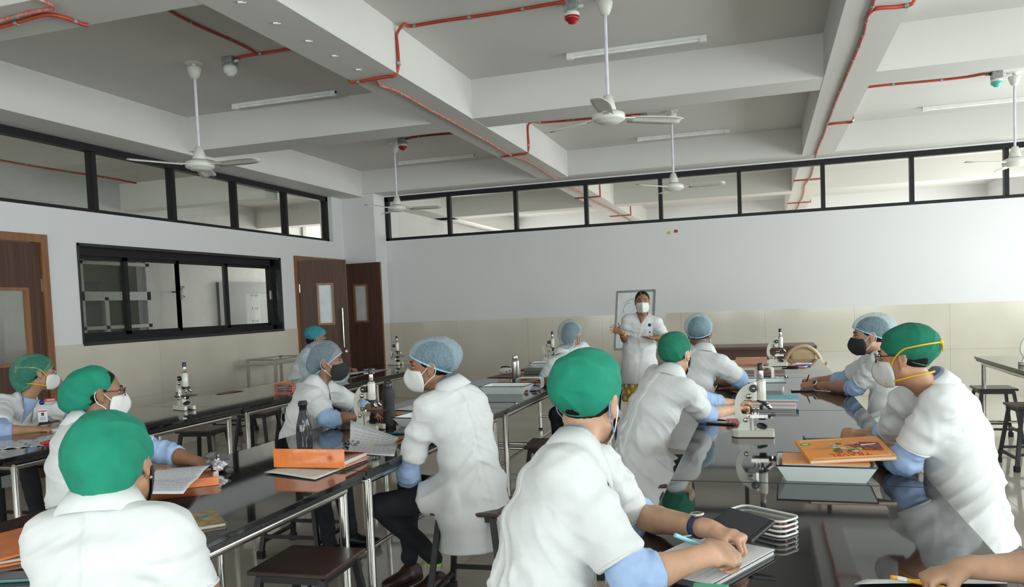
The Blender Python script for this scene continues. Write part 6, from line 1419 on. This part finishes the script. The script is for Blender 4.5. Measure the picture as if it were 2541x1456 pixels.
tag(MB().prism([(-.05, -.012), (.03, -.022), (.05, 0), (.03, .022), (-.05, .012)], 0, .028).build('red_pouch', mat('red_patterned_cloth', (.40, .03, .05), .7, two=(.6, .35, .35), vs=120), None, (zat(1826, 1052, TZ)[0], zat(1826, 1052, TZ)[1], TZ)), 'red patterned pouch behind the large microscope', 'pouch')
sheet('loose_notes', [zat(1985, 968, TZ), zat(2060, 972, TZ), zat(2065, 962, TZ), zat(1990, 958, TZ)], 'white sheet under the watch wearing wrist')
sheet('brown_card', [(-.33, 5.95), (-.14, 5.93), (-.12, 6.25), (-.33, 6.3)], 'brown card under the elbow of the blue netted man', BROWNC); sheet('brown_card', [(-.16, 6.42), (.13, 6.4), (.13, 6.62), (-.16, 6.66)], 'brown card behind the far enamel tray', BROWNC)
book((.0, 7.2), -.02, .34, .34, .012, BROWNC, 'brown clipboard file behind the far pencil case', name='file'); t = thing('card_folder', 'salmon card folder standing against the far microscope', 'folder', (-.12, 8.2, TZ)); MB().bbox((-.15, -.2, 0), (.15, .2, .006), .001).build('back', SALMON, t); MB().add([(-.15, -.2, .008), (.15, -.2, .008), (.15, .2, .05), (-.15, .2, .05), (-.15, -.2, .011), (.15, -.2, .011), (.15, .2, .053), (-.15, .2, .053)], [(3, 2, 1, 0), (4, 5, 6, 7), (0, 1, 5, 4), (1, 2, 6, 5), (2, 3, 7, 6), (3, 0, 4, 7)]).build('flap', SALMON, t)
sheet('loose_notes', [zat(1950, 912, TZ), zat(2000, 911, TZ), zat(2016, 901, TZ), zat(1975, 900, TZ)], 'papers and pens beside the far microscope')
for k, (nm, cc) in enumerate((('blue', (.03, .04, .4)), ('red', (.45, .03, .05)), ('black', (.02, .02, .02)))):
    q = zat(1992 - 16 * k, 908 + k * 2, TZ); t = thing('pen', '%s pen lying beside the far microscope' % nm, 'pen', (q[0], q[1], TZ + .009), R(6 - 8 * k)); MB().cyl((-.07, 0, 0), (.06, 0, 0), .006, n=8).build('barrel', mat(nm + '_barrel', cc, .4), t); MB().cyl((.06, 0, 0), (.075, 0, 0), .006, .002, n=8).build('tip', BLKP, t)
# left row papers
sheet('ruled_paper', [(-3.9, 5.93), (-3.74, 5.95), (-3.74, 6.3), (-3.95, 6.28)], 'curled ruled paper behind the orange pencil case', curl=lambda u, v: .07 * math.sin(math.pi * min(1, v * 1.1)) * (1 - .4 * u))
sheet('brown_card', [(-4.6, 5.85), (-4.5, 5.82), (-4.48, 6.1), (-4.6, 6.12)], 'sliver of brown card on the left row', BROWNC)
sheet('plastic_sleeve', [zat(-20, 1118, TZ), zat(108, 1106, TZ), zat(128, 1088, TZ), zat(-20, 1094, TZ)], 'crinkled clear plastic sleeve on the left row', mat('plastic_sleeve_film', (.55, .55, .55), .15, var=.15, vs=25, bump=.5, bs=30), curl=lambda u, v: .004 * math.sin(u * 22 + v * 9), cat='plastic sleeve')
b = book((-4.2, 4.02), R(20), .28, .2, .012, PAPER, 'white writing pad under the resting hand at far left', name='writing_pad'); book((-4.36, 4.28), R(22), .28, .2, .012, BLKP, 'black clipboard under loose sheets at far left', name='clipboard'); sheet('loose_notes', [(-4.44, 4.12), (-4.2, 4.2), (-4.28, 4.42), (-4.52, 4.34)], 'loose white sheet on the black clipboard', z=TZ + .014, curl=lambda u, v: .04 * u * v)
tag(MB().bbox((-.04, -.02, 0), (.04, .02, .012), .002).build('red_card_box', mat('red_card', (.45, .02, .03), .4), None, (zat(120, 1101, TZ)[0], zat(120, 1101, TZ)[1], TZ)), 'small red box beside the plastic sleeve', 'box')
sheet('loose_notes', [(-4.45, 7.3), (-4.15, 7.3), (-4.12, 7.75), (-4.45, 7.75)], 'stack of papers under the writing hand by the open door', curl=lambda u, v: .012); sheet('lilac_file', [(-4.3, 7.8), (-4.05, 7.75), (-4.08, 8.2), (-4.33, 8.2)], 'lilac file beyond the writing hand by the open door', LILAC)
t = thing('black_glasses_case', 'black spectacle case on the lilac file', 'case', (-4.22, 8.0, TZ + .006), .4); MB().ell((0, 0, .016), (.07, .025, .016), 14).build('shell', BLKP, t); MB().bx((-.06, -.0255, .015), (.06, -.0245, .018)).build('seam', CHROME, t)

# ================================================================ furniture at the back
wbp = V3(-1.56, 9.45, 0)
t = thing('whiteboard_easel', 'small whiteboard on a metal easel behind the lecturer', 'whiteboard', wbp)
tl, tr, bl = yat(1531, 723, 9.45), yat(1621, 721, 9.45), yat(1518, 866, 9.45)
x0, x1, zt_, zb_ = tl[0] - wbp[0], tr[0] - wbp[0] + .02, tl[2], bl[2]
def lean(x, z, dy=0): return Vector((x - .06 * (zt_ - z), dy - .12 * (zt_ - z), z))
def slab(m, a, b, c, d, y0, y1): 
    vs = [lean(x, z, y) for y in (y0, y1) for x, z in ((a, c), (b, c), (b, d), (a, d))]; return m.add(vs, [(0, 1, 2, 3), (7, 6, 5, 4), (0, 4, 5, 1), (1, 5, 6, 2), (2, 6, 7, 3), (3, 7, 4, 0)])
slab(MB(), x0, x1, zb_, zt_, 0, .015).build('board', mat('whiteboard_enamel', (.62, .64, .65), .15), t)
AL = mat('aluminium_edge', (.20, .20, .19), .4, .3); m = MB()
slab(m, x0 - .01, x0 + .015, zb_, zt_, -.006, .02); slab(m, x1 - .015, x1 + .01, zb_, zt_, -.006, .02); slab(m, x0, x1, zt_ - .02, zt_ + .008, -.006, .02); slab(m, x0, x1, zb_ - .012, zb_ + .015, -.03, .02); m.build('edge_frame', AL, t)
for q in ([(.08, -.07), (.1, -.05), (.16, -.04), (.2, -.1), (.22, -.13)], [(.05, -.2), (.04, -.16), (.06, -.1), (.12, -.08)], [(.05, -.28), (.07, -.33), (.1, -.36)]): MB().tube(bez([lean(x0 + .05 + a, zt_ - .06 + c, -.003) for a, c in q], 4), .0022, 5).build('marker_line', mat('faded_marker', (.28, .29, .30), .7), t)
for s in (-1, 1): MB().cyl((x0 + .08 + (.02 if s > 0 else 0) if s < 0 else x1 - .08, .02, zb_ + .1), ((x0 if s < 0 else x1) + s * .02, -.1, 0), .012).build('front_leg', BLACKM, t)
MB().cyl(((x0 + x1) / 2, .05, zt_ - .1), ((x0 + x1) / 2, .45, 0), .012).build('rear_leg', BLACKM, t)
# plastic armchair
cp = V3(.40, 9.35, 0); CHP = mat('beige_moulded_plastic', (.50, .36, .21), .35, var=.03)
t = thing('plastic_chair', 'beige moulded plastic armchair behind the right row', 'chair', cp)
def backc(a, z): return Vector((.235 * math.sin(a) , -.21 + .10 * (1 - math.cos(a)) - .10 * (z - .42) , z))
rows = [[Vector((x, -.24 - .14 * (z - .42) + .25 * x * x, z + (-.05 * (abs(x) / .2) ** 2.2 if z > .8 else 0))) for x in np.linspace(-.125, .125, 9)] for z in np.linspace(.44, .86, 9)]
solidify(MB().grid(rows).build('back_panel', CHP, t), .006)
ov = [Vector((.20 * math.cos(a), -.25 - .14 * (.60 + .285 * math.sin(a) - .42) + .25 * (.2 * math.cos(a)) ** 2, .60 + .285 * math.sin(a))) for a in np.linspace(R(-25), R(205), 24)]
MB().tube(ov, .021, 8).build('back_hoop', CHP, t)
solidify(MB().grid([[Vector((x * (1 - .1 * (y + .2)), y, .43 - .01 * math.cos(x * 8))) for x in np.linspace(-.22, .22, 7)] for y in np.linspace(-.22, .22, 7)]).build('seat', CHP, t), .012)
for s in (-1, 1):
    MB().tube(bez([ov[0 if s > 0 else -1], (s * .25, -.12, .66), (s * .26, .12, .64), (s * .25, .2, .6)], 5), .02, 8).build('arm', CHP, t)
    for y0_, y1_ in ((-.2, -.24), (.2, .23)): MB().cyl((s * .21, y0_, .43 if y0_ < 0 else .6), (s * .25, y1_, 0), .022, .016, 10).build('leg', CHP, t)
for k, (px_, pz_) in enumerate(((-.06, .72), (.05, .69), (0, .60))):
    fl = MB()
    for j in range(9): a = j * 2 * math.pi / 9; fl.ell((px_ + .022 * math.cos(a), -.24 - .14 * (pz_ - .42) + .25 * px_ * px_ - .002, pz_ + .022 * math.sin(a)), (.010, .004, .006), 8, Matrix.Rotation(-a, 3, 'Y'))
    fl.build('embossed_flower', CHP, t)['kind'] = 'stuff'
t.rotation_euler = (0, 0, R(0))
# wooden bench behind
WB = wood('dark_teak', (.10, .045, .028), (.06, .028, .018), .4, 'x'); t = thing('wooden_desk', 'long dark wooden desk against the back wall', 'desk', (-.35, 11.3, 0))
q0, q1 = yat(1790, 866, 10.9), yat(1930, 866, 10.9)
MB().bbox((-1.0, -.45, .73), (1.0, .3, .77), .004).build('desk_top', WB, t); MB().bx((-.96, -.40, .60), (.96, -.38, .73)).build('apron', WB, t)
for x in (-.92, .92):
    for y in (-.37, .25): MB().bx((x - .03, y - .03, 0), (x + .03, y + .03, .73)).build('leg', WB, t)
# steel trolley by the left wall
t = thing('steel_trolley', 'stainless steel trolley standing against the left wall', 'trolley', (-6.0, 8.9, 0))
for x in (-.2, .2):
    for y in (-.36, .36):
        MB().bx((x - .015, y - .015, .12), (x + .015, y + .015, .9)).build('post', CHROME, t)
        w_ = MB().lathe([(.0, -.014), (.02, -.014), (.05, -.012), (.055, 0), (.05, .012), (.02, .014), (0, .014)], (x, y, .056), 20, (1, .25, 0)).build('wheel', RUBBER, t); MB().bx((x - .018, y - .012, .05), (x + .018, y + .012, .13)).build('fork', CHROME, w_)
for z in (.2, .52, .82): MB().bbox((-.21, -.37, z), (.21, .37, z + .025), .004).build('shelf', STEEL, t)
for x in (-.2, .2): MB().cyl((x, -.36, .885), (x, .36, .885), .008).build('guard_rail', CHROME, t)
for y in (-.36, .36): MB().cyl((-.2, y, .885), (.2, y, .885), .008).build('guard_rail', CHROME, t)
# ================================================================ what people wear and hold
def local(pr, x, y, z): return Vector(pr['Hc'] + pr['HM'] @ (V3(x, y, z) * pr['hs']) - pr['org'])
def wv(pr, p): return Vector(np.asarray(p, float) - pr['org'])
def watch(pr, wr, el, m, facem, label, r=.031, up=(0, 0, 1)):
    wr, el = np.asarray(wr, float), np.asarray(el, float); d = nrm(wr - el); c = wr - d * .045; u = nrm(np.asarray(up) - d * (np.asarray(up) @ d)); s = np.cross(d, u)
    org = Vector(c); t = thing('wrist_watch', label, 'watch', org)
    P = [Vector((u * math.cos(a) * r * .92 + s * math.sin(a) * r)) for a in np.linspace(0, 2 * math.pi, 25)[:-1]]
    rows = [[p + Vector(d * k) for p in P] + [P[0] + Vector(d * k)] for k in (-.009, 0, .009)]
    solidify(MB().grid(rows).build('strap', m, t), .003, 1)
    MB().lathe([(.018, 0), (.019, .003), (.019, .007), (.016, .009), (0, .009)], Vector(u * r * .95), 20, Vector(u)).build('case', facem, t)
    MB().lathe([(.015, .0092), (0, .0094)], Vector(u * r * .95), 20, Vector(u)).build('dial', SCREEN, t)
def pen_in(pr, q, m, label, name='pen', L=.14, d=None, back=.09):
    tp = pr['tips'][q]; a = (tp[0] + tp[4]) / 2; d = nrm(d); t = thing(name, label, name if name == 'pencil' else 'pen', a)
    MB().cyl(-d * back, d * (L - back), .0042, n=8).build('barrel', m, t); MB().cyl(d * (L - back), d * (L - back + .014), .004, .001, n=8).build('tip', BLKP, t); MB().lathe([(.0044, 0), (.0046, .012), (.003, .014), (0, .014)], Vector(-d * (back + .006)), 8, Vector(d)).build('end_cap', WPLAS, t)
    return t
watch(P9, zat(1762, 1312, .842), A(1560, 1276, 2.36), mat('navy_strap', (.012, .035, .10), .7), CHROME, 'dark blue strapped watch on the far wrist of the nearest writer')
watch(P12, A(2022, 955, 5.95), A(2125, 962, 5.55), mat('tan_strap', (.20, .07, .03), .6), WPLAS, 'round white watch on the wrist of the black masked man', up=(-.2, -1, .5))
_a, _b = zat(1675, 1327, .87), zat(1800, 1378, .80); _d = nrm(_b - _a); _l = np.linalg.norm(_b - _a); t = thing('pen', 'sky blue pen held by the nearest writer', 'pen', _a)
MB().cyl((0, 0, 0), _d * (_l - .015), .0055, n=10).build('barrel', mat('sky_blue_pen', (.30, .62, .70), .35), t); MB().cyl(_d * (_l - .015), _d * _l, .005, .001, n=8).build('tip', BLKP, t); MB().box(_d * .03 + [0, 0, .007], (.035, .004, .002), math.atan2(_d[1], _d[0])).build('clip', MATS['sky_blue_pen'], t)
_a, _b = zat(2212, 1431, .835), zat(2345, 1458, .80); _d = nrm(_b - _a); t = thing('pencil', 'yellow mechanical pencil held at the lower right', 'pencil', _a)
MB().cyl((0, 0, 0), _d * .125, .0045, n=8).build('barrel', mat('yellow_pencil', (.80, .38, .03), .4), t); MB().cyl(_d * .012, _d * .034, .0052, n=10).build('white_grip', WPLAS, t); MB().cyl(_d * .125, _d * .14, .0042, .001, n=8).build('tip', BLKP, t)
pen_in(P10, 'R', mat('orange_pen', (.75, .22, .02), .4), 'orange pen held by the small green capped person', d=(.1, .2, -.9), back=.10)
pen_in(P12, 'L', BLKP, 'black pen held by the black masked man', d=(-.3, .1, -.8), back=.10)
pen_in(P4, 'R', mat('lilac_pen', (.4, .3, .5), .4), 'lilac pen held by the teal netted person', d=(.2, .1, -.9), back=.1)
# knot of the yellow strap
for pr in (P13, P1):
    MB().ell(local(pr, 0, -.133, .050), (.009, .009, .009), 10).tube(bez([local(pr, 0, -.135, .05), local(pr, -.012, -.142, .034), local(pr, -.004, -.139, .016), local(pr, .006, -.137, .039)], 4), .003, 6).build('strap_knot', YELL, pr['root'])
# ear rings
for pr, q in ((P3, 1), (P5, 1)):
    MB().ell(local(pr, q * .085, -.004, -.047), (.0042, .0042, .0042), 8).build('ear_stud', GOLD if pr is P3 else mat('pearl', (.8, .78, .72), .2), pr['root'])
# name badges
def badge(pr, at, M3, red):
    """M3 columns: right, out, up"""
    t = pr['root']; c = Vector(at); X, O, U = [Vector(M3[:, k]) for k in range(3)]
    def pl(w, h, x, z, d0, d1): return [c + X * (x + a) + U * (z + b_) + O * d for d in (d0, d1) for a, b_ in ((-w, -h), (w, -h), (w, h), (-w, h))]
    F6 = [(0, 1, 2, 3), (7, 6, 5, 4), (0, 4, 5, 1), (1, 5, 6, 2), (2, 6, 7, 3), (3, 7, 4, 0)]
    MB().lathe([(.016, 0), (.017, .003), (.016, .007), (0, .008)], c, 16, O).build('badge_reel', mat('navy_reel', (.01, .02, .14), .3), t)
    MB().cyl(c - U * .01 + O * .003, c - U * .045 + O * .003, .002, n=6).build('badge_cord', WPLAS, t)
    b = MB().add(pl(.027, .042, 0, -.088, .001, .004), F6).build('id_card', PAPER, t)
    if red: MB().add(pl(.025, .004, 0, -.058, .004, .0045), F6).build('red_band', mat('red_card', (.45, .02, .03), .4), b)
    MB().add(pl(.008, .010, 0, -.078, .004, .0046), F6).build('portrait_print', mat('dark_print', (.03, .03, .03), .6), b)
    for k in range(3): MB().add(pl(.016, .0015, 0, -.098 - .008 * k, .004, .0045), F6).build('print_line', INK, b)
    if red: 
        MB().add(pl(.032, .010, .05, .012, .0, .004), F6).build('name_tag', mat('red_card', (.45, .02, .03), .4), t); MB().add(pl(.022, .0025, .05, .012, .004, .0046), F6).build('name_print', PAPER, t)
badge(PT, wv(PT, A(1612, 806, 8.53)), np.array([[1, 0, 0], [0, -1, 0], [0, -.1, 1]]).T.T if False else np.stack([V3(1, 0, 0), V3(0, -1, .05), V3(0, 0, 1)], 1), False)
badge(P1, wv(P1, A(104, 998, 4.03)), np.stack([nrm(V3(.75, .65, 0)), nrm(V3(.6, -.8, .1)), V3(0, 0, 1)], 1), True)
# the lecturer's tunic, bangles and board marks
t = PT['root']; rows = []
for z, a, b_ in ((.60, .165, .115), (.50, .178, .125), (.40, .19, .135), (.345, .195, .14)):
    rows.append([wv(PT, V3(TF[0] + a * math.cos(q) * (1 + .03 * math.sin(9 * q)), TF[1] + b_ * math.sin(q) * (1 + .05 * math.sin(9 * q)), z)) for q in np.linspace(0, 2 * math.pi, 49)])
tun = solidify(MB().grid(rows).build('tunic', mat('yellow_tunic', (.68, .40, .01), .8), t), .003)
for i in range(13):
    for j in range(3):
        q = 2 * math.pi * (i + .5 * (j % 2)) / 13; z = .52 - j * .068; a, b_ = .180 + .008 * j, .127 + .006 * j
        p = wv(PT, V3(TF[0] + a * math.cos(q), TF[1] + b_ * math.sin(q), z)); n_ = Vector((math.cos(q) * b_, math.sin(q) * a, 0)).normalized()
        MB().lathe([(.026, .004), (.024, .008), (0, .009)], p, 8, n_).build('tunic_spot', mat('white_spot', (.72, .70, .62), .8), tun)
for q, col in (('R', GOLD), ('L', mat('red_bangle', (.35, .05, .02), .4)), ('L', GOLD)):
    e, w_ = {'R': (A(1550, 842, 8.66), A(1543, 824, 8.38)), 'L': (A(1650, 842, 8.64), A(1628, 838, 8.36))}[q]; d = nrm(w_ - e); c = w_ - d * (.05 if col is GOLD else .07); s = nrm(np.cross(d, V3(0, 0, 1))); u = np.cross(s, d)
    MB().tube([wv(PT, c + (s * math.cos(a) + u * math.sin(a)) * .035) for a in np.linspace(0, 2 * math.pi, 21)[:-1]], .003, 6, True).build('bangle', col, t)
for z in (1.25, 1.12, .99, .86, .73): MB().ell(wv(PT, V3(TF[0] - .01, TF[1] - .135, z)), (.006, .004, .006), 8).build('button', WPLAS, PT['coat'])
for s in (-1, 1): MB().tube(bez([local(PT, s * .066, .034, -.03), local(PT, s * .08, .0, .0), local(PT, s * .085, -.04, .02)], 4), .003, 6).build('head_strap', YELL, t); MB().tube(bez([local(PT, s * .062, .03, -.09), local(PT, s * .075, -.01, -.07), local(PT, s * .07, -.05, -.06)], 4), .003, 6).build('neck_strap', YELL, t)
# loose strands of hair under the small green cap
for k in range(7):
    a = local(P10, -.05 + .012 * k, -.085, -.05); MB().tube(bez([a, a + Vector((-.02 - .006 * k, -.03, -.05)), a + Vector((-.035 - .008 * k, -.045 + .006 * k, -.10 - .012 * (k % 3)))], 5), .0012, 4).build('loose_strand', HAIR, P10['root'])
# shirt tail, sock and second sleeve detail of the twisted man
an = zat(1078, 1385, .17); MB().lathe([(.040, .0), (.041, .02), (.040, .028)], wv(P6, V3(an[0], an[1], .115)), 16).build('sock', mat('grey_sock', (.4, .4, .38), .9), P6['root']); MB().lathe([(.0415, .024), (.0415, .034)], wv(P6, V3(an[0], an[1], .115)), 16).build('sock_band', mat('lime_band', (.40, .80, .05), .8), P6['root'])
# stools under the sitters
for pr, lb in ((P9, 'nearest green capped writer'), (P13, 'man with the yellow straps'), (P12, 'black masked man at the right'), (P10, 'small green capped person'), (P11, 'blue netted man seen from behind'), (P7, 'grey netted woman at the far middle row'), (P6, 'twisted man in the blue hair net'), (P5, 'leaning woman in the black mask'), (P4, 'teal netted person'), (P3, 'nearest person at lower left'), (P2, 'person in black glasses'), (P1, 'person resting chin on hand'), (P14, 'writer at the lower right')):
    stool(pr['P'][0], pr['P'][1], .06, 'brown stool under the ' + lb)
